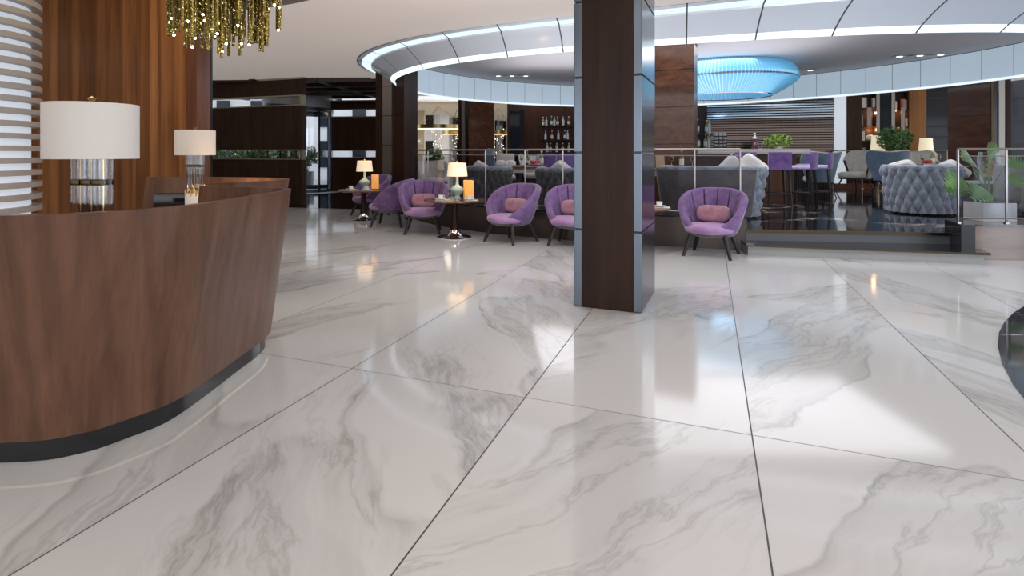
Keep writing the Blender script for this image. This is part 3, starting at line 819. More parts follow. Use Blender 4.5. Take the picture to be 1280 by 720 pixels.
# ---- desk lamps
def make_desk_lamp():
    t = thing('desk_lamp', '', 'lamp', group='drum shade lamps on the reception desks')
    b = B(); R = .184
    b.lathe([(R, .53), (R, .772), (R - .005, .772), (R - .005, .53), (R, .53)], n=64); b.obj('lamp_shade', 'shade_cloth', t, smooth=50)
    b = B(); b.box((0, 0, .08), (.15, .11, .16), 0, .006); b.obj('base', 'white_ceramic', t)
    b = B()
    for x in (-.056, 0, .056):
        b.lathe([(.006, .155), (.006, .53)], (x, 0, 0), 8); b.lathe([(.013, .13), (.013, .19), (0, .19)], (x - .012, -.045, 0), 12); b.lathe([(.013, .15), (.013, .20), (0, .20)], (x + .014, -.045, 0), 12)
    b.obj('brass_rods', 'brass', t)
    for x in (-.056, 0, .056):
        b = B()
        for dx, dy in ((-.017, -.018), (.017, -.018), (-.017, .018), (.017, .018)):
            b.lathe([(0, .165), (.0155, .165), (.0155, .53), (0, .53)], (x + dx, dy, 0), 14)
        b.obj('glass_rods', 'rod_glass', t)
        b = B(); b.box((x, 0, .425), (.05, .075, .026), 0, .003); b.obj('collar', 'bronze', t)
    b = B(); b.lathe([(.012, .52), (.012, .79), (.018, .80), (0, .812)], n=12); b.obj('finial', 'brass', t)
    return t
LAMP = Kind(make_desk_lamp)
LAMP((at(115, 2.56), 2.56, .74), rad(-10), 'white drum lamp on glass rods standing on the big front reception desk', 'drum shade lamps on the reception desks')
LAMP((at(244, 5.62), 5.62, .74), rad(-6), 'white drum lamp on glass rods standing inside the smaller reception desk', 'drum shade lamps on the reception desks')
t = thing('desk_terminal', 'flat black box beside the lamp base on the smaller reception desk', 'screen', (at(214, 5.62), 5.62, .74), rad(6))
b = B(); b.box((0, 0, .085), (.33, .02, .145), 0, .004); b.obj('screen', 'black_gloss', t)
b = B(); b.box((0, .03, .007), (.18, .12, .012), 0, .003); b.box((0, .02, .05), (.04, .02, .09)); b.obj('stand', 'black_wood', t)
# ---- golden tube chandelier
t = thing('tube_chandelier', 'golden glass tube chandelier with sparkling tips hanging above the reception', 'chandelier', (at(281, 4.5), 4.5, 0))
b = B(); b.lathe([(0, 3.70), (.47, 3.70), (.47, 3.62), (0, 3.62)], n=48); b.obj('ceiling_plate', 'brass', t)
cr = random.Random(11); placed = []; tries = 0
while len(placed) < 84 and tries < 6000:
    tries += 1
    a = cr.uniform(0, 2 * PI); r = .42 * math.sqrt(cr.random()); x, y = r * cos(a), r * sin(a)
    rad_ = cr.choice([.013, .016, .021])
    if all((x - p[0]) ** 2 + (y - p[1]) ** 2 > (rad_ + p[2] + .006) ** 2 for p in placed): placed.append((x, y, rad_))
for k, (x, y, r) in enumerate(placed):
    f = (x + .42) / .84
    zb = 2.07 + .20 * abs(f - .45) ** 1.2 + cr.uniform(0, .27) + (0.05 if f > .8 else 0)
    b = B(); b.lathe([(r * .8, zb), (r, zb), (r, 3.62), (r * .8, 3.62), (r * .8, zb)], (x, y, 0), 10); b.obj('tube', 'gold_glass', t)
    if k % 4 == 0:
        b = B(); b.ball((x, y, zb - .004), .009, n=6); b.obj('bulb', 'bulb', t)
# ---- purple tub chairs
def make_tub():
    t = thing('tub_armchair', '', 'armchair', group='purple tub armchairs along the lounge edge')
    T = rad(152); nu = 260
    Z0, ZT = .285, .83
    def H(a): k = min(1, abs(a) / T); return .385 + (ZT - .385) * (.5 + .5 * cos(PI * k ** 1.45)) ** .8
    def rad_out(a, z):
        f = max(0, (z - Z0) / (ZT - Z0)); r = .275 + .160 * f ** .75
        return r * (1 + .05 * abs(sin(a)) + .06 * max(0, -cos(a)))
    def fn(i, j):
        a = -T + 2 * T * i / (nu - 1); h = H(a)
        th = .075
        if j <= 8:
            z = Z0 + (h - .03 - Z0) * j / 8; r = rad_out(a, z)
        elif j <= 14:                              # rolled rim
            q = PI * (j - 8) / 6; r0 = rad_out(a, h - .03); r = r0 - th / 2 + th / 2 * cos(q); z = h - .03 + .034 * sin(q)
        else:
            k = (j - 14) / 9; z = (h - .03) + (.33 - (h - .03)) * k; r = rad_out(a, z) - th
            q = a * 2.15; q = abs(q - round(q)); kf = min(1, max(0, (2.35 - abs(a)) / .5)) * min(1, k * 3 + .15)
            r += kf * (.024 * max(0, 1 - q / .10) - .016 * sin(PI * min(1, q * 2)) ** .7)
        return (r * sin(a), r * cos(a), z)
    b = B(); g = b.grid(fn, nu, 24)
    for k_, f in enumerate(b.bm.faces):
        i, j = divmod(k_, 23); a = -T + 2 * T * (i + .5) / (nu - 1); q = a * 2.15
        if j >= 13 and abs(q - round(q)) < .036 and abs(a) < 2.2: f.material_index = 1
    b.face(g[0]); b.face(g[-1][::-1]); b.obj('shell', None, t, smooth=60, mats=['purple_velvet', 'purple_seam_shade'])
    b = B()
    def seat(z): return z
    pr = [(0, .29), (.24, .29), (.285, .305), (.305, .335), (.30, .372), (.27, .392), (.18, .402), (0, .407)]
    b.lathe(pr, (0, -.055, 0), 40, 1.0, 1.06); b.obj('seat', 'seat_velvet', t, smooth=60)
    b = B(); b.lathe([(0, .25), (.22, .25), (.275, .268), (.29, .30), (0, .30)], (0, -.015, 0), 36, 1.0, 1.03); b.obj('seat_frame', 'charcoal_velvet', t, smooth=50)
    b = B(); b.ball((0, .125, .515), .20, 1.0, .40, .52, 14, .55); b.obj('lumbar_pillow', 'pink_velvet', t, smooth=80)
    for sx in (-1, 1):
        for sy in (-1, 1):
            b = B(); b.tube([(sx * .275, sy * .275, 0), (sx * .195, sy * .195, .275)], [.019, .033], 10); b.obj('leg', 'black_wood', t)
    return t
TUB = Kind(make_tub)
G = 'purple tub armchairs along the lounge edge'
TUB((2.92, 7.22, 0), rad(-34), 'purple velvet tub armchair with pink pillow beside the lounge steps', G)
TUB((1.30, 8.02, 0), rad(-24), 'purple velvet tub armchair partly hidden by the tall dark pillar', G)
TUB((.45, 8.30, 0), rad(-44), 'purple velvet tub armchair turned sideways, alone before the glass railing', G)
TUB((-.92, 9.25, 0), rad(3), 'purple velvet tub armchair facing straight out beside the middle lamp table', G)
TUB((-1.58, 10.08, 0), rad(-97), 'purple tub armchair seen from its plain outer side, between two lamp tables', G)
TUB((-2.25, 11.72, 0), rad(-42), 'purple tub armchair behind the farthest lamp table, near the slotted wood wall', G)
# ---- round lamp tables
def make_table():
    t = thing('pedestal_table', '', 'table', group='round lamp tables beside the purple chairs')
    b = B(); b.lathe([(0, .552), (.44, .552), (.462, .560), (.466, .570), (.462, .580), (0, .583)], n=56); b.obj('tabletop', 'table_wood', t, smooth=30)
    b = B(); b.lathe([(.072, .09), (.058, .2), (.044, .40), (.042, .552), (0, .552)], n=24); b.obj('pedestal', 'pillar_wood', t)
    b = B(); b.lathe([(0, 0), (.26, 0), (.262, .012), (.24, .022), (.14, .035), (.10, .06), (.082, .10), (.074, .13), (0, .13)], n=40); b.obj('base', 'chrome', t)
    return t
TBL = Kind(make_table)
TG = 'round lamp tables beside the purple chairs'
tabs = [(-.39, 8.69), (-2.22, 10.90), (2.03, 7.52)]
for p, l in zip(tabs, ('round walnut table on chrome foot between forward and sideways purple chairs', 'round walnut table farthest back, before the slotted wood wall',
                       'round walnut table mostly hidden behind the tall dark pillar')): TBL((p[0], p[1], 0), .4, l, TG)
TZ = .5835
def make_tlamp():
    t = thing('table_lamp', '', 'lamp', group='glowing lamps on the round tables')
    b = B(); b.lathe([(.158, .345), (.135, .548), (.131, .548), (.154, .345), (.158, .345)], n=48); b.obj('lamp_shade', 'lit_shade', t, smooth=50)
    b = B(); b.lathe([(0, 0), (.052, 0), (.055, .012), (.042, .03), (.045, .055), (.10, .11), (.112, .135), (.10, .16), (.045, .20), (.024, .22), (.020, .30), (.02, .345), (0, .345)], n=36); b.obj('vase_base', 'celadon', t, smooth=60)
    b = B(); b.lathe([(.006, .34), (.006, .56), (.012, .575), (0, .59)], n=10); b.obj('finial', 'brass', t)
    return t
TL = Kind(make_tlamp)
def make_lantern():
    t = thing('amber_lantern', '', 'lantern', group='amber lanterns on the round tables')
    b = B(); b.box((0, 0, .15), (.135, .135, .27), 0, .006); b.obj('amber_body', 'amber_lantern', t)
    b = B(); b.box((0, 0, .0075), (.13, .13, .015)); b.obj('base', 'bronze', t)
    return t
LN = Kind(make_lantern)
def make_cup():
    t = thing('coffee_cup', '', 'cup', group='coffee cups on saucers')
    b = B(); b.lathe([(0, .012), (.026, .012), (.036, .03), (.042, .068), (.038, .068), (.032, .03), (0, .02)], n=24); b.obj('bowl', 'white_ceramic', t, smooth=60)
    b = B(); b.lathe([(0, 0), (.05, 0), (.085, .014), (.085, .018), (.045, .010), (0, .010)], n=28); b.obj('saucer', 'white_ceramic', t, smooth=60)
    b = B(); b.tube([(.038, 0, .058), (.06, 0, .056), (.062, 0, .034), (.036, 0, .028)], .0045, 6); b.obj('handle', 'white_ceramic', t)
    return t
CUP = Kind(make_cup)
def make_napkin():
    t = thing('paper_napkin', '', 'napkin', group='folded napkins under the cups')
    b = B(); b.box((0, 0, .003), (.2, .15, .006)); o = b.obj('sheet', 'label_white', t, smooth=0); return t
NAP = Kind(make_napkin)
tn = ('middle', 'farthest', 'pillar-side')
for k, (x, y) in enumerate(tabs[:2]):
    TL((x + (.04 if k == 0 else -.0), y + .10, TZ), 0, 'glowing cream-shaded lamp with celadon base on the %s round table' % tn[k], 'glowing lamps on the round tables')
    LN((x + .215, y + .04, TZ), rad(12), 'square amber glass lantern glowing on the %s round table' % tn[k], 'amber lanterns on the round tables')
    point('table_lamp_bulb', (x + (.04 if k == 0 else 0), y + .10, TZ + .44), 2.2, (1, .72, .42), .04)
for (x, y), dx, dy, l in ((tabs[0], -.20, -.14, 'white coffee cup at the near rim of the middle round table'), (tabs[0], .23, -.22, 'white coffee cup before the amber lantern on the middle table'),
                          (tabs[1], -.22, -.10, 'white coffee cup left of the celadon lamp on the farthest table'), (tabs[1], .10, -.22, 'white coffee cup before the celadon lamp on the farthest table'),
                          (tabs[2], .29, -.12, 'white coffee cup beside the tall pillar on the third round table')):
    NAP((x + dx + .03, y + dy - .01, TZ), rad(rng.uniform(-20, 20)), l.replace('white coffee cup', 'folded white napkin under the cup'), 'folded napkins under the cups')
    CUP((x + dx, y + dy, TZ + .0065), rad(rng.uniform(0, 90)), l, 'coffee cups on saucers')

# ---- glass railings on the kerb
def railing(label, arc, posts, z0, top, glass_on=True, name='glass_railing', bottom=True, mid=.085, cat='railing'):
    t = thing(name, label, cat, (0, 0, 0))
    P = [Vector((p.x, p.y, 0)) for p in arc]
    def up(z): return [(p.x, p.y, z) for p in P]
    b = B(); b.tube(up(top), .015, 8); b.obj('top_rail', 'rail_metal', t)
    b = B(); b.tube(up(top - mid), .008, 6); b.obj('lower_rail', 'rail_metal', t)
    if bottom:
        b = B(); b.tube(up(z0 + .055), .008, 6); b.obj('bottom_rail', 'rail_metal', t)
    for p in posts:
        b = B(); b.box((p.x, p.y, (z0 + top) / 2), (.02, .02, top - z0), 0, .003); b.box((p.x, p.y, z0 + .005), (.045, .045, .01)); b.obj('post', 'rail_metal', t)
    if glass_on:
        b = B(); n = len(P)
        b.grid(lambda i, j: (P[i].x, P[i].y, (z0 + .07, top - mid - .012)[j]), n, 2); b.obj('glass_panel', 'rail_glass', t, smooth=60)
    return t
def inset(arc, d): return [p + (Vector(CC) - p).normalized() * d for p in arc]
la = inset([EDGE(t) for t in np.linspace(-PI + .05, tA - .01, 70)], .12)
def near_px(arc, x): return min(arc, key=lambda p: abs(PX + p.x * F / p.y - x))
la_px = [p for p in la if p.y < 12.3]
dense = inset([EDGE(t) for t in np.linspace(-PI + .05, tA - .01, 1500)], .12)
dense = [p for p in dense if p.y < 12.3]
ls = [dense[0]] + [near_px(dense, x) for x in (502, 514, 535, 607, 656.5, 703.5, 760, 815, 868)] + [dense[-1]]
railing('curved glass railing with thin steel posts behind the purple chairs', la_px + [dense[-1]], ls, CZ + .012, 1.335)
ra = inset([EDGE(t) for t in np.linspace(tB + .012, tB + .75, 40)], .12)
rdense = inset([EDGE(t) for t in np.linspace(tB + .012, tB + .75, 900)], .12)
railing('short glass railing right of the lounge steps, before the potted monstera', ra, [ra[0], near_px(rdense, 1258), near_px(rdense, 1345)], CZ + .022, 1.335)
# ================================================================ LOUNGE THINGS
# ---- deep-buttoned tub sofas
def make_tuft(vm='grey_velvet', panel=None):
    t = thing('tufted_sofa', '', 'sofa', group='deep-buttoned grey tub sofas')
    T = rad(130); nu, nv = 180, 34; Hh = .80
    def fn(i, j):
        a = -T + 2 * T * i / (nu - 1); v = j / (nv - 1)
        r = .50 + .10 * v ** .8; z = .03 + (Hh - .05) * v
        U = a * 6.8; V = v * 4.6
        d = abs(sin(PI * (U / 2 + V / 2))) * abs(sin(PI * (U / 2 - V / 2)))
        r += -.06 + .095 * d ** .5
        return (r * sin(a) * 1.0, r * cos(a), z)
    b = B(); b.grid(fn, nu, nv)
    b.obj('tufted_back', vm, t, smooth=80)
    b = B()
    def rim(i, j):
        a = -T + 2 * T * i / 60; q = PI * 2 * j / 10; r = .545 + .062 * cos(q); return (r * sin(a), r * cos(a), Hh - .04 + .05 * sin(q))
    g = b.grid(rim, 61, 10, False, True); b.face(g[0]); b.face(g[-1][::-1]); b.obj('rolled_rim', 'grey_velvet', t, smooth=80)
    b = B()
    def inn(i, j):
        a = -T + 2 * T * i / 60; v = j / 6; r = .50 - .03 * (1 - v); return (r * sin(a), r * cos(a), .3 + (Hh - .34) * v)
    b.grid(inn, 61, 7)
    for s in (0, 60):
        a = -T + 2 * T * s / 60
        b.slab((.46 * sin(a), .46 * cos(a)), (.56 * sin(a), .56 * cos(a)), .04, Hh - .04, .03)
    b.obj('inner_back', 'grey_velvet', t, smooth=60)
    b = B(); b.lathe([(0, .03), (.46, .03), (.47, .36), (.45, .41), (0, .43)], n=40); b.obj('seat', 'grey_velvet', t, smooth=60)
    for k in range(4):
        a = PI / 4 + k * PI / 2; b = B(); b.tube([(.36 * cos(a), .36 * sin(a), 0), (.36 * cos(a), .36 * sin(a), .05)], .03, 10); b.obj('foot', 'black_wood', t)
    if panel:  # added dark sheet stands in for shade on the sofa back
        b = B(); b.grid(lambda i, j: ((.57 + .075 * (j / 8)) * sin(panel[0] + (panel[1] - panel[0]) * i / 40), (.57 + .075 * (j / 8)) * cos(panel[0] + (panel[1] - panel[0]) * i / 40), .05 + .70 * j / 8), 41, 9); b.obj('back_panel', 'charcoal_velvet', t, smooth=60)['label'] = 'dark sheet imitating shade on the sofa back'
    return t
TUFT = Kind(make_tuft); TUFD = Kind(lambda: make_tuft('shaded_grey_velvet')); TUFP = Kind(lambda: make_tuft('grey_velvet', (-.66, 2.2))); TFG = 'deep-buttoned grey tub sofas'
TUFT((7.36, 9.55, PZ), rad(188), 'deep-buttoned grey velvet tub sofa right of the lounge steps', TFG, (.92, .92, 1.0))
TUFP((3.66, 9.02, PZ), rad(176), 'wide grey sofa with buttoned ends behind the purple chair at the steps', TFG, (1.35, .74, 1.0))
TUFD((1.45, 9.62, PZ), rad(174), 'deep-buttoned grey tub sofa behind the glass, beside the tall pillar', TFG, (.84, .84, .95))
TUFD((.17, 10.42, PZ), rad(168), 'deep-buttoned grey tub sofa behind the glass and the middle lamp', TFG, (.70, .70, .95))
def make_pillow():
    t = thing('throw_pillow', '', 'pillow', group='pale throw pillows on the sofas')
    b = B(); b.ball((0, 0, 0), .20, 1, .30, 1, 14, .36); b.obj('cover', 'white_cloth', t, smooth=80)
    b = B(); b.tube([(.2 * math.copysign(abs(cos(k * PI / 12)) ** .45, cos(k * PI / 12)), 0, .2 * math.copysign(abs(sin(k * PI / 12)) ** .45, sin(k * PI / 12))) for k in range(25)], .004, 5, False); b.obj('piping', 'beige_velvet', t)
    return t
PIL = Kind(make_pillow); PG = 'pale throw pillows on the sofas'
def pil(x, Y, z, rx, rz, label, sc=1.0):
    o = PIL((at(x, Y), Y, z), 0, label, PG, sc); o.rotation_euler = (rad(rx), rad(38), rad(rz)); return o
pil(914, 9.08, 1.01, 20, 20, 'pale square pillow leaning left in the wide buttoned sofa')
pil(938, 9.10, 1.02, 20, -25, 'pale square pillow at the end of the wide buttoned sofa', 1.05)
pil(1131, 9.70, .99, 70, 10, 'pale pillow lying along the left rim of the buttoned sofa right of the steps')
pil(1192, 9.75, .99, 70, -20, 'pale pillow at the right rim of the buttoned sofa right of the steps')
pil(599, 10.5, 1.0, 30, 10, 'cream pillow standing upright in the tub sofa behind the middle lamp', .62)
pil(608, 10.42, .98, 60, -10, 'cream pillow lying low in the tub sofa behind the middle lamp', .62)
pil(703, 9.72, .98, 60, 5, 'white pillow in the tub sofa beside the tall pillar', .9)
# ---- wing chairs
def wing(name_mat_out, name_mat_in):
    def mk():
        t = thing('wing_armchair', '', 'armchair', group='wing armchairs in the lounge')
        nu, nv = 33, 16
        def top(u): return 1.08 - .085 * (1 - abs(u) ** 1.2) * 1.0 - .10 * max(0, abs(u) - .8) * 5 * .5
        def pos(u, v, off):
            a = u * rad(100); w = .27 + .17 * v ** 1.1
            h0 = .34; z = h0 + (top(u) - h0) * v
            arm = max(0, abs(u) - .45) / .55
            z = h0 + (z - h0) * (1 - .36 * arm ** 2.2 * (1.0 if v > .0 else 0))
            r = w + off
            return (r * sin(a), .06 + r * cos(a) * (.80 + .3 * v * (1 - abs(u))) , z)
        for nm, off, m in (('outer_back', .03, name_mat_out), ('inner_back', -.03, name_mat_in)):
            b = B(); b.grid(lambda i, j: pos(-1 + 2 * i / (nu - 1), j / (nv - 1), off), nu, nv); b.obj(nm, m, t, smooth=70)
        b = B()
        def edge(i, j):
            if i < nv: u, v = -1, i / (nv - 1)
            elif i < nv + nu: u, v = -1 + 2 * (i - nv) / (nu - 1), 1
            else: u, v = 1, 1 - (i - nv - nu) / (nv - 1)
            p = Vector(pos(u, v, .033 if j in (0, 3) else -.033)); 
            return (p.x, p.y, p.z + (.012 if j in (2, 3) else -.012))
        b.grid(edge, nv + nu + nv, 4, False, True); b.obj('edge_roll', name_mat_in, t, smooth=70)
        b = B(); b.ball((0, -.08, .41), .30, 1.0, 1.1, .30, 14, .6); b.obj('seat', name_mat_in, t, smooth=70)
        b = B(); b.box((0, -.06, .325), (.5, .55, .04), 0, .01); b.obj('seat_frame', 'black_wood', t)
        for sx in (-1, 1):
            for sy in (-1, 1):
                b = B(); b.tube([(sx * .30, -.06 + sy * .31, 0), (sx * .2, -.06 + sy * .2, .31)], [.012, .02], 8); b.obj('leg', 'black_wood', t)
        return t
    return Kind(mk)
WB, WBLUE, WG = wing('beige_velvet', 'beige_velvet'), wing('slate_velvet', 'beige_velvet'), 'wing armchairs in the lounge'
WBL2 = wing('slate_velvet', 'slate_velvet')
def W(k, x, Y, rz, label, sc=1.0): return k((at(x, Y), Y, PZ), rad(rz), label, WG, sc)
W(WBLUE, 1024, 12.95, 172, 'slate-backed wing armchair seen from behind at the bar end', (.88, .9, 1))
W(WB, 1071, 14.9, -82, 'beige wing armchair in profile before the white light strip', (1.0, 1.0, 1.02))
W(WBLUE, 1109, 13.6, 150, 'slate-blue wing armchair back, in front of the leafy round tree', (.92, .95, 1.03))
W(WB, 1146, 13.9, -20, 'beige wing armchair facing the lobby, beside the grained corner column', (.94, .95, 1.02))
W(WBL2, 691, 14.3, -10, 'blue wing armchair facing the lobby beyond the dining table', .92)
W(WB, 669, 15.3, 12, 'pale wing armchair beside the blue one beyond the dining table', .92)
W(WB, 508, 13.2, 150, 'pale wing armchair nearest the slotted wall, behind the curved glass', (.75, .8, .85))
W(WB, 541, 14.2, 30, 'low pale armchair behind the glass beside the brown plant pot', (1.0, 1, .78))
# ---- bar stools
def make_stool():
    t = thing('bar_stool', '', 'stool', group='purple bar stools at the counter')
    b = B(); b.box((0, .0, .72), (.40, .40, .075), 0, .025); b.obj('seat', 'stool_seat_velvet', t, smooth=60)
    b = B(); b.grid(lambda i, j: (0, 0, 0), 2, 2) if False else None
    def fn(i, j):
        x = -.2 + .4 * i / 10; z = .69 + .325 * j / 6
        return (x, .205 + .03 * (1 - (x / .2) ** 2) + .05 * (z - .69), z)
    b = B(); g1 = b.grid(fn, 11, 7); g2 = b.grid(lambda i, j: tuple(Vector(fn(i, j)) - Vector((0, .05, 0))), 11, 7)
    for i in range(10): b.face([g1[i][6], g1[i + 1][6], g2[i + 1][6], g2[i][6]]); b.face([g1[i][0], g2[i][0], g2[i + 1][0], g1[i + 1][0]])
    for j in range(6): b.face([g1[0][j], g1[0][j + 1], g2[0][j + 1], g2[0][j]]); b.face([g1[10][j], g2[10][j], g2[10][j + 1], g1[10][j + 1]])
    b.obj('backrest', 'stool_velvet', t, smooth=40)
    for sx in (-1, 1):
        for sy in (-1, 1):
            b = B(); b.tube([(sx * .20, sy * .20, 0), (sx * .16, sy * .16, .69)], [.019, .024], 4); b.obj('leg', 'black_wood', t, smooth=0)
    b = B()
    for z, ss in ((.24, .185),):
        for (x0, y0), (x1, y1) in (((-1, -1), (1, -1)), ((1, -1), (1, 1)), ((1, 1), (-1, 1)), ((-1, 1), (-1, -1))):
            b.tube([(x0 * ss, y0 * ss, z), (x1 * ss, y1 * ss, z)], .012, 6)
    b.obj('footrest', 'dark_metal', t)
    return t
STOOL = Kind(make_stool); SG = 'purple bar stools at the counter'
for x, Y, rz, l in ((971, 10.85, 168, 'purple bar stool standing nearest, its back turned, below the counter plant'), (926, 11.2, 180, 'purple bar stool seen through the glass behind the wide sofa'),
                    (1004, 11.1, 228, 'purple bar stool angled to the counter, in front of the cluster'), (1024, 11.55, 236, 'purple bar stool at the outer edge of the cluster, pale seat side showing'),
                    (1003, 12.55, 262, 'purple bar stool at the back of the cluster by the counter end')):
    STOOL((at(x, Y), Y, PZ), rad(rz), l, SG)
# ---- bar counter and what stands on it
ba, bb = Vector((at(845, 12.25), 12.25)), Vector((at(1008, 11.75), 11.75)); bd = bb - ba
t = thing('bar_counter', 'long bar counter with pale stone top behind the purple stools', 'bar', (ba.x, ba.y, PZ), math.atan2(bd.y, bd.x)); L = bd.length
CTZ = 1.362
b = B(); b.box((L / 2, .25, CTZ - PZ - .055), (L + .12, .62, .11), 0, .004); b.obj('countertop', 'counter_stone', t)
b = B(); b.box((L / 2 - .1, .32, (CTZ - PZ - .11) / 2), (L - .1, .4, CTZ - PZ - .11)); b.obj('front_panel', 'bar_wood', t, smooth=0)
b = B(); b.tube([(0, .05, .18), (L - .2, .05, .18)], .02, 8); b.obj('foot_rail', 'dark_metal', t)
def foliage(b, c, R, n, size, r, flat=1.0, shell=.45):
    for _ in range(n):
        d = Vector((r.gauss(0, 1), r.gauss(0, 1), r.gauss(0, 1))).normalized()
        p = Vector(c) + Vector((d.x, d.y, d.z * flat)) * R * (shell + (1 - shell) * r.random())
        u = Vector((r.gauss(0, 1), r.gauss(0, 1), r.gauss(0, .6))).normalized(); v = u.cross(d + Vector((.01, .02, .03))).normalized()
        s = size * r.uniform(.7, 1.3); k = d * s * .15
        q = [p - u * s * .5, p + v * s * .22 + k, p + u * s * .6, p - v * s * .22 + k]
        b.face([b.bm.verts.new(x) for x in q])
def potted(name, label, cat, loc, R, n, size, leaf, flat, cz, pot, trunk=0.0, seed=1, potmat='white_ceramic', group=None):
    t = thing(name, label, cat, loc)
    r = random.Random(seed)
    b = B(); foliage(b, (0, 0, cz), R, n, size, r, flat); b.obj('foliage', leaf, t, smooth=0, fix=False)
    b = B(); b.lathe([(0, 0), (pot[0] * .8, 0), (pot[0], pot[1]), (pot[0] * .9, pot[1]), (pot[0] * .85, pot[1] * .85), (0, pot[1] * .85)], n=24); b.obj('pot', potmat, t)
    b = B()
    for k in range(4):
        a = k * 1.6; b.tube([(0, 0, pot[1] * .8), (R * .25 * cos(a), R * .25 * sin(a), (pot[1] + cz) / 2), (R * .5 * cos(a), R * .5 * sin(a), cz)], [.014, .01, .006], 6)
    b.obj('stems', 'stem_green', t)
    return t
Yb = 12.1
potted('counter_plant', 'round lime-green leafy plant standing on the bar counter', 'plant', (at(972, Yb), Yb, CTZ), .27, 900, .07, 'leaf_lime', .62, .16, (.13, .07), seed=3)
def bottle_kind(name, mat, shape, capm, label_m=None):
    def mk():
        t = thing(name, '', 'bottle')
        r, h, neck = shape
        b = B(); b.lathe([(0, 0), (r, 0), (r, h * .58), (r * .85, h * .66), (neck, h * .76), (neck, h * .96), (neck * 1.25, h * .965), (neck * 1.25, h), (0, h)], n=20); b.obj('body', mat, t, smooth=40)
        b = B(); b.lathe([(neck * 1.15, h * .9), (neck * 1.3, h * .9), (neck * 1.3, h * 1.012), (0, h * 1.012)], n=14); b.obj('cap', capm, t)
        if label_m: b = B(); b.lathe([(r * 1.01, h * .15), (r * 1.01, h * .48)], n=20); b.obj('paper_label', label_m, t)
        return t
    return Kind(mk)
BG = bottle_kind('wine_bottle', 'bottle_green', (.04, .33, .014), 'label_white', 'label_white')
BA = bottle_kind('liquor_bottle', 'bottle_amber', (.045, .30, .016), 'label_white', 'label_white')
BC = bottle_kind('liquor_bottle', 'bottle_clear', (.042, .30, .015), 'bottle_clear', None)
BY = bottle_kind('wine_bottle', 'bottle_yellow', (.042, .30, .015), 'label_white', 'label_white')
def make_decanter():
    t = thing('decanter', '', 'decanter')
    b = B(); b.box((0, 0, .11), (.115, .08, .22), 0, .012); b.obj('body', 'whisky', t)
    b = B(); b.lathe([(.05, .215), (.045, .24), (.022, .26), (.02, .29), (0, .29)], n=16); b.obj('neck', 'bottle_clear', t)
    b = B(); b.ball((0, 0, .315), .028, n=8); b.obj('stopper', 'bottle_clear', t)
    return t
Kind(make_decanter)((at(943.5, 12.05), 12.05, CTZ), .1, 'glass decanter of dark spirit on the bar counter beside the plant')
def make_tumbler():
    t = thing('tumbler_glass', '', 'glass')
    b = B(); b.lathe([(0, .008), (.034, .008), (.04, .085), (.036, .085), (.031, .012), (0, .012)], n=20); b.obj('cup', 'clear_glass', t)
    b = B(); b.lathe([(0, 0), (.034, 0), (.034, .008), (0, .008)], n=20); b.obj('thick_base', 'bottle_clear', t); return t
Kind(make_tumbler)((at(950, 12.0), 12.0, CTZ), 0, 'empty tumbler glass on the bar counter right beside the decanter')
def make_wineglass():
    t = thing('wine_glass', '', 'glass')
    b = B(); b.lathe([(.0, .09), (.02, .10), (.04, .14), (.038, .19), (.032, .22), (.029, .22), (.035, .19), (.037, .14), (.0, .095)], n=20); b.obj('bowl', 'clear_glass', t)
    b = B(); b.lathe([(0, 0), (.036, 0), (.036, .004), (.006, .01), (.005, .09), (0, .09)], n=16); b.obj('stem', 'bottle_clear', t)
    b = B(); b.lathe([(0, .1), (.018, .103), (.034, .14), (0, .14)], n=16); b.obj('wine', 'bottle_yellow', t); return t
WGL = Kind(make_wineglass)
# ---- dining tables in the lounge
def make_dining():
    t = thing('dining_table', '', 'table', group='round dining tables in the lounge')
    b = B(); b.lathe([(0, .70), (.60, .70), (.62, .71), (.62, .728), (.60, .74), (0, .742)], n=48); b.obj('tabletop', 'table_wood', t, smooth=40)
    b = B(); b.lathe([(.50, .60), (.50, .70)], n=48); b.obj('apron', 'beige_velvet', t)
    b = B(); b.lathe([(0, 0), (.30, 0), (.30, .02), (.08, .05), (.06, .2), (.06, .70), (0, .70)], n=24); b.obj('pedestal', 'black_wood', t); return t
DT = Kind(make_dining); DZ = PZ + .743; DG = 'round dining tables in the lounge'
DT((at(648, 12.0), 12.0, PZ), 0, 'round dining table with red dish and bottles behind the curved glass', DG)
DT((at(838, 9.95), 9.95, PZ), 0, 'small round dining table between wide sofa and grained column', DG, (.55, .45, 1))
DT((at(1172, 12.3), 12.3, PZ), 0, 'round dining table behind the buttoned sofa right of the steps', DG, (.9, .9, 1))
def put(k, x, Y, label, group=None, z=None, rz=0.0, sc=None): return k((at(x, Y), Y, DZ if z is None else z), rz, label, group, sc)
GW = 'wine glasses on the dining tables'; GB = 'bottles on the dining tables'
put(WGL, 839.5, 9.85, 'wine glass between menu card and bottle on the small dining table', GW)
put(WGL, 865.5, 9.8, 'wine glass at the steel post side of the small dining table', GW)
put(BG, 852, 9.95, 'green wine bottle between two glasses on the small dining table', GB)
put(BY, 677, 12.0, 'yellowish wine bottle beside the red dish behind the curved glass', GB)
put(BG, 659, 12.1, 'dark wine bottle beside a wine glass on the round dining table', GB)
put(WGL, 652, 12.05, 'wine glass farthest from the red dish on the round dining table', GW)
put(WGL, 660.5, 11.75, 'wine glass before the dark bottle on the round dining table', GW)
put(BY, 1166, 12.2, 'olive wine bottle on the table behind the right buttoned sofa', GB)
put(WGL, 1174, 12.2, 'wine glass beside the olive bottle behind the right buttoned sofa', GW)
put(WGL, 1153, 12.25, 'wine glass beside the red dish behind the right buttoned sofa', GW)
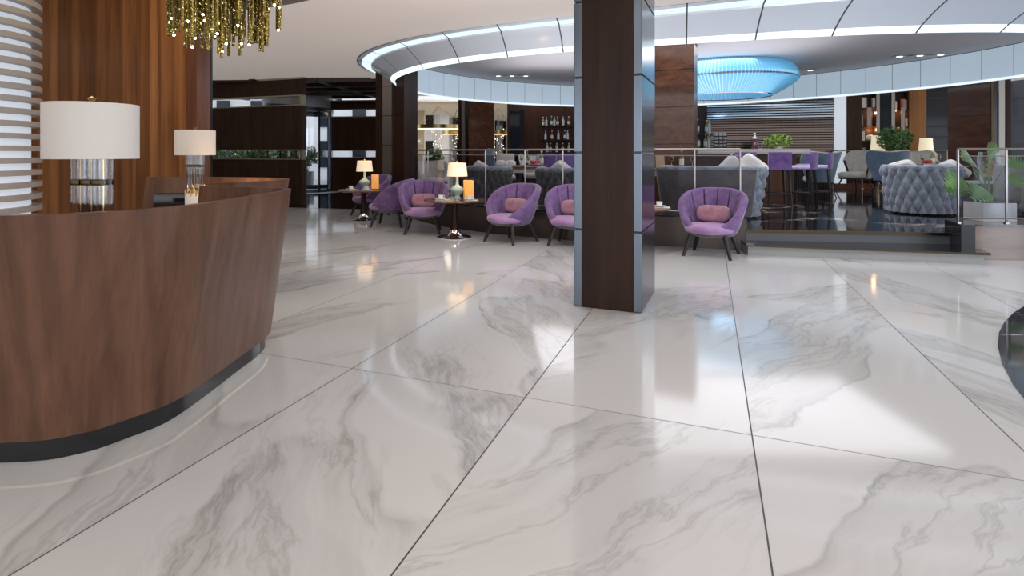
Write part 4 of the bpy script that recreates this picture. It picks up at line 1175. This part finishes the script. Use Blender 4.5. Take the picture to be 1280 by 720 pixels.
def make_dish():
    t = thing('serving_dish', '', 'dish')
    b = B(); b.lathe([(0, 0), (.08, 0), (.15, .03), (.145, .034), (.075, .008), (0, .008)], n=28); b.obj('plate', 'white_ceramic', t)
    b = B()
    r = random.Random(5)
    for k in range(9): b.ball((r.uniform(-.08, .08), r.uniform(-.06, .06), .045 + r.uniform(0, .03)), .038, n=6)
    o = b.obj('fruit', 'red_food', t); o['kind'] = 'stuff'; return t
DISH = Kind(make_dish)
put(DISH, 669, 11.75, 'white plate heaped with red food on the round dining table'); put(DISH, 1160, 12.1, 'white plate heaped with red food behind the right buttoned sofa')
def make_menu():
    t = thing('menu_card', 'beige menu card standing on the small dining table', 'menu')
    b = B(); b.box((0, .03, .105), (.15, .004, .21), 0, 0, ('X', rad(-12))); b.obj('front_sheet', 'book_tan', t, smooth=0)
    b = B(); b.box((0, .085, .105), (.15, .004, .21), 0, 0, ('X', rad(12))); b.obj('back_sheet', 'book_tan', t, smooth=0); return t
put(Kind(make_menu), 826, 9.78, 'beige menu card standing on the small dining table')
# dining chairs round the far table
def make_dchair(mat_back, mat_seat, oval):
    def mk():
        t = thing('dining_chair', '', 'chair', group='dining chairs in the lounge')
        b = B(); b.box((0, 0, .45), (.44, .44, .09), 0, .03); b.obj('seat', mat_seat, t, smooth=60)
        b = B()
        if oval: b.ball((0, .22, .78), .24, .86, .16, 1.15, 14, .8)
        else: b.box((0, .22, .72), (.42, .07, .52), 0, .03)
        b.obj('backrest', mat_back, t, smooth=60)
        for sx in (-1, 1):
            for sy in (-1, 1):
                b = B(); b.tube([(sx * .19, sy * .19, 0), (sx * .18, sy * .18, .42)], [.014, .02], 8); b.obj('leg', 'black_wood', t)
        return t
    return Kind(mk)
DCP, DCB, DCW = make_dchair('stool_velvet', 'stool_seat_velvet', False), make_dchair('slate_velvet', 'slate_velvet', True), make_dchair('beige_velvet', 'white_cloth', False)
CG = 'dining chairs in the lounge'
DCP((at(684.5, 12.9), 12.9, PZ), rad(-20), 'narrow purple dining chair before the blue wing armchair', CG, (.75, .9, 1.0))
DCP((at(712, 12.4), 12.4, PZ), rad(10), 'purple dining chair right beside the tall pillar, behind the glass', CG)
DCB((at(616, 13.6), 13.6, PZ), rad(150), 'slate-blue oval-backed chair beside the grained column', CG, (.72, .8, 1.05))
DCW((at(632, 12.95), 12.95, PZ), rad(0), 'cream dining chair with a pale cloth bow at the round table', CG)
t = thing('cloth_bow', 'pale cloth bow draped on the cream dining chair', 'cloth', (at(632, 12.6), 12.6, PZ + .76))
b = B(); b.ball((-.11, 0, 0), .12, 1, .4, .7, 8, .8); b.ball((.11, 0, 0), .12, 1, .4, .7, 8, .8); b.obj('loops', 'white_cloth', t, smooth=80)
b = B(); b.ball((0, -.02, 0), .045, 1, 1, 1.2, 8); b.obj('knot', 'white_cloth', t)
# ---- plants
potted('leafy_tree', 'round green leafy tree standing between the wing armchairs', 'tree', (at(1118, 14.75), 14.75, PZ + .62),   .385, 1300, .095, 'leaf_green', .85, .74, (.16, .28), seed=8)
t = thing('side_table', 'dark round side table under the leafy tree', 'table', (at(1118, 14.75), 14.75, PZ))
b = B(); b.lathe([(0, .59), (.28, .59), (.28, .62), (0, .62)], n=32); b.obj('tabletop', 'bar_wood', t)
b = B(); b.lathe([(.2, 0), (.2, .02), (.03, .04), (.03, .59)], n=24); b.obj('pedestal', 'black_wood', t)
potted('potted_plant', 'dark green plant beside the slotted wall, behind the curved glass', 'plant', (at(507, 14.8), 14.8, PZ + .55), .2, 260, .12, 'leaf_green', 1.0, .42, (.12, .22), seed=4, potmat='dark_metal')
t = thing('plant_stand', 'dark plant stand behind the pale wing armchair near slotted wall', 'stand', (at(507, 14.8), 14.8, PZ))
b = B(); b.box((0, 0, .53), (.3, .3, .04)); b.obj('top', 'black_wood', t)
for sx in (-1, 1):
    for sy in (-1, 1): b = B(); b.box((sx * .12, sy * .12, .255), (.03, .03, .51)); b.obj('leg', 'black_wood', t)
potted('potted_plant', 'plant in a tall reddish-brown pot behind the low pale armchair', 'plant', (at(544, 15.2), 15.2, PZ), .22, 200, .13, 'leaf_green', 1.1, .88, (.16, .62), seed=6, potmat='brown_pot')
for k, (x, Y) in enumerate(((322, 21.3), (343, 23.4), (358, 21.2), (384, 20.6), (298, 23.0), (268, 22.4))):
    potted('street_shrub', ('green shrub outside, seen through the slot wall, %s' % ('beside the revolving door', 'middle of the row', 'against the door frame', 'inside the door opening', 'near the post', 'hidden by the lamp')[k]), 'shrub',
           (at(x, Y), Y, 0), .42, 420, .16, 'leaf_green', 1.0, 1.15, (.25, .6), seed=20 + k, potmat='grey_stone')
# monstera
t = thing('potted_monstera', 'monstera with split leaves in a white square pot behind the railing', 'plant', (at(1237, 7.28), 7.28, CZ + .022))
b = B(); b.box((0, 0, .115), (.42, .30, .23), 0, .006)
b.obj('pot', 'white_ceramic', t)
b = B(); b.box((0, 0, .226), (.38, .26, .012)); b.obj('soil', 'soil', t)
def monstera_leaf(b, tip_dir, base, size, droop, r):
    d = Vector(tip_dir).normalized(); up = Vector((0, 0, 1)); s = d.cross(up).normalized(); nrm = s.cross(d) * .6 + Vector((-.25, -.9, .1)); nrm = (nrm - d * nrm.dot(d)).normalized(); s = d.cross(nrm).normalized()
    n = 9
    mid = [Vector(base) + d * size * k / n - up * droop * size * (k / n) ** 2 for k in range(n + 1)]
    for side in (-1, 1):
        for k in range(n):
            f = (k + .5) / n; wd = size * .52 * math.sin(PI * min(1, f * .92 + .08)) ** .75
            a, c = mid[k], mid[k + 1]
            back = -d * size * .05; fold = nrm * wd * .18
            lo, hi = (.24, .80) if wd > size * .2 else (0, 1)
            p1 = a.lerp(c, lo); p2 = a.lerp(c, hi)
            q1 = p1 + s * side * wd + d * size * .10 + fold; q2 = p2 + s * side * wd * .96 + d * size * .10 + fold
            h1 = a + s * side * wd * .35 + d * size * .02 + fold * .4; h2 = c + s * side * wd * .35 + d * size * .02 + fold * .4
            b.face([b.bm.verts.new(v) for v in (a, c, h2, h1)])
            b.face([b.bm.verts.new(v) for v in (h1.lerp(h2, .1), h1.lerp(h2, .9), q2, q1)])
mr = random.Random(3)
for k, (dx, dz, dy, tx, tz, ty, sz, dr) in enumerate(((-.26, .74, -.06, -.8, .35, -.4, .30, .25), (-.40, .50, -.10, -1, .05, -.3, .32, .2), (-.18, .40, -.14, -1, -.15, -.5, .30, .25), (.02, .80, .04, -.1, .6, -.6, .28, .3),
                                                     (.16, .70, -.04, .6, .3, -.6, .22, .4), (-.12, .62, .10, -.5, .5, -.5, .26, .3), (.22, .50, .02, .9, .1, -.3, .24, .3), (-.30, .42, -.02, -1, .12, -.1, .30, .3))):
    b = B(); monstera_leaf(b, (tx, ty, tz), (dx, dy, dz), sz, dr, mr); b.obj('leaf', 'leaf_monstera', t, smooth=0, fix=False)
    b = B(); b.tube([(dx * .12, dy * .2, .22), (dx * .35, dy * .5, dz * .7), (dx, dy, dz)], [.011, .009, .006], 6); b.obj('stem', 'stem_green', t)
# right-hand corner: armchair, low table, flowers
def make_club():
    t = thing('club_armchair', '', 'armchair')
    b = B(); b.box((0, 0, .26), (.62, .78, .30), 0, .06, seg=3); b.obj('seat', 'armchair_grey', t, smooth=60)
    b = B(); b.box((0, .34, .50), (.80, .20, .62), 0, .08, seg=4); b.obj('backrest', 'armchair_grey', t, smooth=60)
    for s in (-1, 1): b = B(); b.box((s * .37, -.03, .34), (.19, .82, .56), 0, .08, seg=4); b.obj('armrest', 'armchair_grey', t, smooth=60)
    for sx in (-1, 1):
        for sy in (-1, 1): b = B(); b.tube([(sx * .3, sy * .3, 0), (sx * .3, sy * .3, .12)], .022, 8); b.obj('foot', 'black_wood', t)
    return t
Kind(make_club)((at(1296, 9.35), 9.35, PZ), rad(70), 'grey padded armchair behind the railing post right of the monstera')
t = thing('coffee_table', 'low pale-topped table with flowers behind the monstera', 'table', (at(1236, 10.5), 10.5, PZ))
b = B(); b.box((0, 0, .47), (.95, .5, .035), 0, .004); b.obj('tabletop', 'white_ceramic', t)
b = B(); b.box((0, 0, .22), (.84, .42, .44)); b.obj('body', 'charcoal_velvet', t, smooth=0)
t = thing('glass_vase', 'tall clear glass vase with yellow stems behind the monstera', 'vase', (at(1236, 10.42), 10.42, PZ + .488))
b = B(); b.lathe([(0, .01), (.12, .01), (.15, .2), (.165, .42), (.14, .53), (.135, .53), (.158, .42), (.143, .2), (0, .02)], n=32); b.obj('vessel', 'clear_glass', t)
b = B(); r = random.Random(9)
for k in range(70):
    a = r.uniform(0, 6.28); q = .1 * math.sqrt(r.random()); z = r.uniform(.08, .42)
    b.ball((q * cos(a), q * sin(a), z), .018, n=4)
o = b.obj('yellow_blossom', 'yellow_petal', t); o['kind'] = 'stuff'
b = B()
for k in range(9): b.tube([(0.02 * cos(k), .02 * sin(k), .02), (.1 * cos(k * .7), .1 * sin(k * .7), .42)], .004, 5)
b.obj('stems', 'stem_green', t)
t = thing('flower', 'pink flower beside the tall glass vase', 'flower', (at(1245, 10.3), 10.3, PZ + .488))
b = B(); foliage(b, (0, 0, .2), .09, 60, .07, random.Random(2), .8); b.obj('petals', 'pink_petal', t, smooth=0, fix=False)
b = B(); b.tube([(0, 0, 0), (0, 0, .2)], .006, 6); b.obj('stem', 'stem_green', t)
b = B(); b.lathe([(0, 0), (.05, 0), (.06, .1), (.05, .1), (0, .02)], n=16); b.obj('pot', 'white_ceramic', t)
# ---- shaded lamps before the bookcases
def make_slamp():
    t = thing('shaded_lamp', '', 'lamp', group='cream shaded lamps at the back of the lounge')
    b = B(); b.lathe([(.17, .98), (.135, 1.46), (.131, 1.46), (.166, .98), (.17, .98)], n=36); b.obj('lamp_shade', 'cream_shade', t, smooth=50)
    b = B(); b.lathe([(0, 0), (.15, 0), (.15, .02), (.02, .03), (.018, 1.3), (0, 1.3)], n=16); b.obj('pole', 'brass', t); return t
SL = Kind(make_slamp)
SL((at(1097, 15.25), 15.25, PZ), 0, 'cream conical lamp glowing between bookcase and leafy tree', 'cream shaded lamps at the back of the lounge')
SL((at(1157.5, 15.0), 15.0, PZ), 0, 'cream conical lamp glowing in front of the dark window', 'cream shaded lamps at the back of the lounge', (1, 1, .95))
point('lamp_glow', (at(1097, 15.25), 15.25, 1.55), 6, (1, .8, .5)); point('lamp_glow', (at(1157.5, 15), 15.0, 1.5), 6, (1, .8, .5))
# ---- bookcases with books
def bookcase(x0, x1, label, zs, door, nm):
    a, c = bw(x0, .04), bw(x1, .04); d = c - a; L = d.length; ang = math.atan2(d.y, d.x)
    t = thing('bookcase', label, 'bookcase', (a.x, a.y, PZ), ang)
    b = B(); b.box((L / 2, .30, 1.45), (L, .02, 2.9)); b.obj('back_panel', 'shelf_wood', t, smooth=0)
    for x in (.012, L - .012): b = B(); b.box((x, .15, 1.45), (.025, .3, 2.9)); b.obj('side_panel', 'shelf_wood', t, smooth=0)
    for z in zs: b = B(); b.box((L / 2, .15, z - PZ - .014), (L - .05, .28, .028)); b.obj('shelf', 'shelf_wood', t, smooth=0)
    b = B(); b.box((L * door[0], -.012, door[1] - PZ), (L * .27, .02, door[2])); b.obj('door', 'fin_grey', t, smooth=0)
    def place(f, dy=.10): p = a + d * f; n = Vector((-d.y, d.x)).normalized(); return p + n * dy
    return place, ang, L
def make_book(mat):
    def mk():
        t = thing('book', '', 'book')
        b = B(); b.box((0, 0, .5), (1, 1, 1)); b.obj('cover', mat, t, smooth=0)
        b = B(); b.box((0, .03, .5), (.8, 1.0, .97)); b.obj('pages', 'label_white', t, smooth=0); return t
    return Kind(mk)
BK = {m: make_book(m) for m in ('book_white', 'book_red', 'book_grey', 'book_tan')}
p1, an1, L1 = bookcase(1076, 1096, 'tall dark bookcase beside the white light strip', (1.3, 1.62, 2.04, 2.55, 2.98), (.52, 2.29, .52), 'first')
p2, an2_, L2 = bookcase(1118, 1136, 'tall dark bookcase above the leafy tree', (1.3, 1.62, 2.0, 2.46, 2.98), (.58, 2.22, .60), 'second')
def book(place, ang, f, z, w, h, m, label, group): BK[m]((*place(f), z), ang, label, group, (w, .18, h))
g1, g2 = 'books on the bookcase beside the light strip', 'books on the bookcase above the tree'
for f, z, w, h, m, l in ((.09, 2.55, .045, .28, 'book_white', 'first white book on the top shelf of the light-strip bookcase'), (.22, 2.55, .06, .28, 'book_white', 'thick white book, second on the top shelf of the light-strip bookcase'),
                         (.33, 2.55, .05, .27, 'book_grey', 'grey book, third on the top shelf of the light-strip bookcase'), (.83, 2.55, .06, .26, 'book_white', 'white book alone at the end of the light-strip top shelf'),
                         (.09, 2.04, .05, .30, 'book_grey', 'grey book on the second shelf of the light-strip bookcase'), (.10, 1.62, .04, .26, 'book_white', 'first white book on the third shelf of the light-strip bookcase'),
                         (.21, 1.62, .04, .27, 'book_white', 'second white book on the third shelf of the light-strip bookcase'), (.16, 1.30, .10, .12, 'book_grey', 'short grey book on the lowest shelf of the light-strip bookcase')):
    book(p1, an1, f, z, w, h, m, l, g1)
for f, z, w, h, m, l in ((.12, 2.46, .04, .24, 'book_white', 'white book on the upper shelf of the bookcase above the tree'), (.52, 2.46, .05, .30, 'book_red', 'red book among the books above the tree'),
                         (.66, 2.46, .04, .30, 'book_tan', 'tan book beside the red one above the tree'), (.80, 2.46, .05, .28, 'book_grey', 'grey book at the shelf end above the tree'),
                         (.88, 2.00, .04, .22, 'book_white', 'white book on the lower shelf above the tree')):
    book(p2, an2_, f, z, w, h, m, l, g2)
q = p1(.65, .12); t = thing('ornament', 'pale shell-like ornament on the third shelf of the light-strip bookcase', 'ornament', (q.x, q.y, 1.62))
b = B(); b.ball((0, 0, .085), .10, 1.2, .7, .85, 10, .9); b.obj('shell', 'white_ceramic', t, smooth=80)
b = B(); b.box((0, 0, .008), (.2, .1, .016)); b.obj('foot', 'bronze', t)
for pl_, fs in ((p1, (.88, .75)), (p2, (.15, .4))):
    q = pl_(fs[0], .12); point('shelf_light', (q.x, q.y, 2.40), 2.2, (1, .55, .25), .03)
    q = pl_(fs[1], .12); point('shelf_light', (q.x, q.y, 1.92), 2.2, (1, .55, .25), .03)
# ---- slatted screen behind the bar
a, c = bw(884, .3), bw(1042, .3); d = c - a; L = d.length
t = thing('slatted_screen', 'glossy dark horizontal slat screen behind the bar counter', 'screen', (a.x, a.y, PZ), math.atan2(d.y, d.x))
b = B(); z = .55
while z < 2.02: b.box((L / 2, 0, z), (L, .012, .046)); z += .071
b.obj('slats', 'slat_gloss', t, smooth=0)
b = B()
while z < 2.84: b.box((L / 2, 0, z), (L, .012, .04)); z += .071
b.obj('reflection_slats', 'slat_reflection', t, smooth=0)['label'] = 'upper slats in paler metal imitating ring reflections'
for x in [L * k / 8 for k in range(9)]: b = B(); b.box((x, .07, 1.42), (.03, .04, 2.84)); b.obj('upright', 'black_wood', t, smooth=0)
b = B(); b.box((L / 2, .16, 1.42), (L, .02, 2.84)); b.obj('backing', 'pillar_wood', t, smooth=0)
# ---- bottle shelves
def shelf(x0, x1, z, label, off=.22):
    a, c = bw(x0, off), bw(x1, off); d = c - a
    t = thing('bottle_shelf', label, 'shelf', (a.x, a.y, z), math.atan2(d.y, d.x))
    b = B(); b.box((d.length / 2, 0, -.015), (d.length, .24, .03)); b.obj('board', 'black_wood', t, smooth=0)
    for f in (.1, .9): b = B(); b.box((d.length * f, .08, -.06), (.02, .1, .07)); b.obj('bracket', 'dark_metal', t, smooth=0)
yw = bw(696).y
rows = (('top', zat(157.5, yw), (679, 683, 689.5, 693, 697, 704, 711)), ('middle', zat(174.5, yw), (682, 690, 698, 706, 709.5)), ('lowest', zat(190, yw), (684, 688, 696, 703.5, 711)))
kinds = [BC, BA, BC, BY, BC, BG, BC, BA]
ordw = ('first', 'second', 'third', 'fourth', 'fifth', 'sixth', 'seventh')
for nm, z, xs in rows:
    shelf(673, 722, z, '%s wall shelf of bottles in the dark back-bar panel' % nm)
    for k, x in enumerate(xs):
        q = bw(x, .22); kinds[(k + len(nm)) % len(kinds)]((q.x, q.y, z), 0, '%s bottle from the dark door on the %s back-bar shelf' % (ordw[k], nm), 'bottles on the back-bar shelves')
for nm, z, xs in (('upper', zat(166.5, 16.9), (872, 883.5, 886.5)), ('lower', zat(184.5, 16.9), (873, 882, 886.5))):
    shelf(866, 891, z, '%s bottle shelf beside the slatted screen' % nm, .5)
    for k, x in enumerate(xs):
        q = bw(x, .5); (BG, BY, BC)[k]((q.x, q.y, z), 0, '%s bottle from the grained column on the %s shelf beside the screen' % (ordw[k], nm), 'bottles beside the slatted screen', 1.35)
def make_scup():
    t = thing('white_cup', '', 'cup'); b = B(); b.lathe([(0, 0), (.03, 0), (.04, .07), (.036, .07), (.026, .006), (0, .006)], n=14); b.obj('bowl', 'white_ceramic', t); return t
SC = Kind(make_scup)
for r_, y in enumerate((169.5, 174, 178.5, 183)):
    zz_ = zat(y, 16.6); shelf(892, 909, zz_, '%s small cup shelf before the slatted screen' % ('top', 'second', 'third', 'lowest')[r_], .55)
    for k, x in enumerate((895, 900.5, 905.5)):
        q = bw(x, .55); SC((q.x, q.y, zz_), 0, '%s white cup on the %s small shelf before the slatted screen' % (ordw[k], ('top', 'second', 'third', 'lowest')[r_]), 'white cups before the slatted screen', 1.4)
# ---- far guard rail
fr0, fr1 = Vector((at(1041, 16.1), 16.1)), Vector((at(1184, 14.95), 14.95))
railing('thin steel guard rail along the back of the lounge', [fr0.lerp(fr1, k / 12) for k in range(13)], [fr0.lerp(fr1, f) for f in (0, .27, .5, .77, 1)], PZ, 1.335, False, 'guard_rail', False, .09)
# ---- blue crystal chandelier over the lounge
kx, ky = at(905, 13.6), 13.6
t = thing('crystal_chandelier', 'large round blue crystal chandelier glowing under the lounge ceiling', 'chandelier', (kx, ky, 0))
N = 396
def crystal_faces(b):
    for q_, f in enumerate(b.bm.faces):
        if (q_ % N) % 3 == 0: f.material_index = 1
pr = []
for k in range(9): s_ = k / 8; pr.append((1.22 + .33 * sin(s_ * PI / 2), ZL + .0 - .36 * (1 - cos(s_ * PI / 2))))
b = B(); b.lathe(pr, n=N, flute=lambda k: 1.0 + .022 * (k % 3 == 0)); crystal_faces(b); b.obj('upper_crystal', None, t, smooth=0, mats=['blue_crystal', 'crystal_edge'])
pr = [(1.55 - .50 * (k / 9) ** 1.15, ZL - .37 - .36 * (k / 9) ** .85) for k in range(10)]
b = B(); b.lathe(pr, n=N, flute=lambda k: 1.0 + .025 * (k % 3 == 0)); crystal_faces(b); b.obj('lower_crystal', None, t, smooth=0, mats=['blue_crystal', 'crystal_edge'])
pr = [(1.03 - .2 * k / 5, ZL - .73 + .32 * k / 5) for k in range(6)]
b = B(); b.lathe(pr, n=N, flute=lambda k: 1.0 - .02 * (k % 3 == 0)); crystal_faces(b); b.obj('inner_crystal', None, t, smooth=0, mats=['blue_crystal', 'crystal_edge'])
def torus(b, R, r, z, n=96): b.grid(lambda i, j: ((R + r * cos(2 * PI * j / 8)) * cos(2 * PI * i / n), (R + r * cos(2 * PI * j / 8)) * sin(2 * PI * i / n), z + r * sin(2 * PI * j / 8)), n, 8, True, True)
b = B(); torus(b, 1.56, .022, ZL - .365); b.obj('rim_ring', 'steel', t)
b = B(); torus(b, 1.04, .018, ZL - .735); b.obj('bottom_ring', 'chrome', t)
b = B(); b.lathe([(1.18, ZL), (1.24, ZL), (1.24, ZL - .03), (1.18, ZL - .03), (1.18, ZL)], n=96); b.obj('ceiling_ring', 'led_soft', t)
b = B(); b.lathe([(.0, ZL - .3), (.6, ZL - .3), (.6, ZL - .27), (0, ZL - .27)], n=64); b.obj('light_disc', 'strip_white', t)
point('chandelier_glow', (kx, ky, ZL - .5), 12, (.45, .75, 1), .3)
# ---- ceiling spot strips
for (x, y, dx, dy), l in (((1150, 69.5, .10, -.03), 'row of recessed spots in the lounge ceiling before the grained corner column'), ((993, 88.5, .10, -.02), 'row of recessed spots in the lounge ceiling beside the crystal chandelier'), ((640, 95, .10, 0), 'row of recessed spots in the lounge ceiling left of the tall pillar')):
    c_ = gp(x, y, ZL - .01)
    t = thing('ceiling_spots', l, 'spotlight', (c_[0], c_[1], ZL - .012))
    dv = Vector((dx, dy)).normalized(); sv = Vector((-dv.y, dv.x))
    b = B(); b.box((0, 0, .004), (.98, .20, .012), math.atan2(dv.y, dv.x)); b.obj('housing', 'rail_metal', t, smooth=0)
    for k in range(5):
        p = dv * (-.37 + .185 * k)
        b = B(); b.lathe([(0, -.008), (.055, -.008), (.06, -.002)], (p.x, p.y, 0), 16); b.obj('lens', 'spot_white' if k % 2 == 0 else 'black_gloss', t)
# ---- ring pendants and drop lights over the restaurant
def pend(x, Y, y, R, label):
    z = zat(y, Y); t = thing('ring_pendant', label, 'pendant lamp', (at(x, Y), Y, z), 0, 'golden ring pendants over the restaurant')
    b = B(); b.lathe([(R, 0), (R + .10, 0), (R + .10, .14), (R, .14), (R, 0)], n=48); b.obj('ring', 'brass', t)
    b = B(); b.lathe([(R + .005, -.004), (R + .09, -.004)], n=48); b.lathe([(R - .004, .02), (R - .004, .11)], n=48); b.obj('light_band', 'led_warm', t)
    for k in range(3): b = B(); b.tube([((R + .05) * cos(k * 2.1), (R + .05) * sin(k * 2.1), .14), (0, 0, 3.02 - z)], .006, 5); b.obj('cable', 'dark_metal', t)
pend(548, 21.5, 161.5, .95, 'large golden ring pendant before the curtains, left of the grained column'); pend(571, 23.5, 168, .5, 'smaller golden ring pendant lower, beside the grained column')
pend(622, 22.0, 168, .6, 'golden ring pendant right of the grained column')
for x, Y, l in ((546, 26.5, 'hanging string of small sparkling lights before the curtains'), (570.5, 27.5, 'thinner string of sparkling lights beside the dark window'), (624, 26.5, 'string of sparkling lights right of the grained column')):
    t = thing('drop_light', l, 'pendant lamp', (at(x, Y), Y, 0)); r = random.Random(int(x))
    b = B()
    for k in range(40): b.ball((r.uniform(-.22, .22), r.uniform(-.2, .2), r.uniform(.9, 2.4)), .022, n=4)
    o = b.obj('light_drops', 'led_warm', t); o['kind'] = 'stuff'
    b = B()
    for k in range(6): xx, yy = r.uniform(-.2, .2), r.uniform(-.2, .2); b.tube([(xx, yy, .9), (xx, yy, 3.06)], .004, 4)
    b.obj('wires', 'dark_metal', t)
t = thing('wall_sign', 'small pale sign on the cream pillar at the restaurant entrance', 'sign', (at(522.5, 23.85), 23.85, zat(180, 23.85)))
b = B(); b.box((0, 0, .11), (.26, .03, .22)); b.obj('plate', 'white_paint', t, smooth=0)
b = B(); b.box((0, -.018, .12), (.16, .006, .07)); b.obj('panel', 'cream_shade', t, smooth=0)
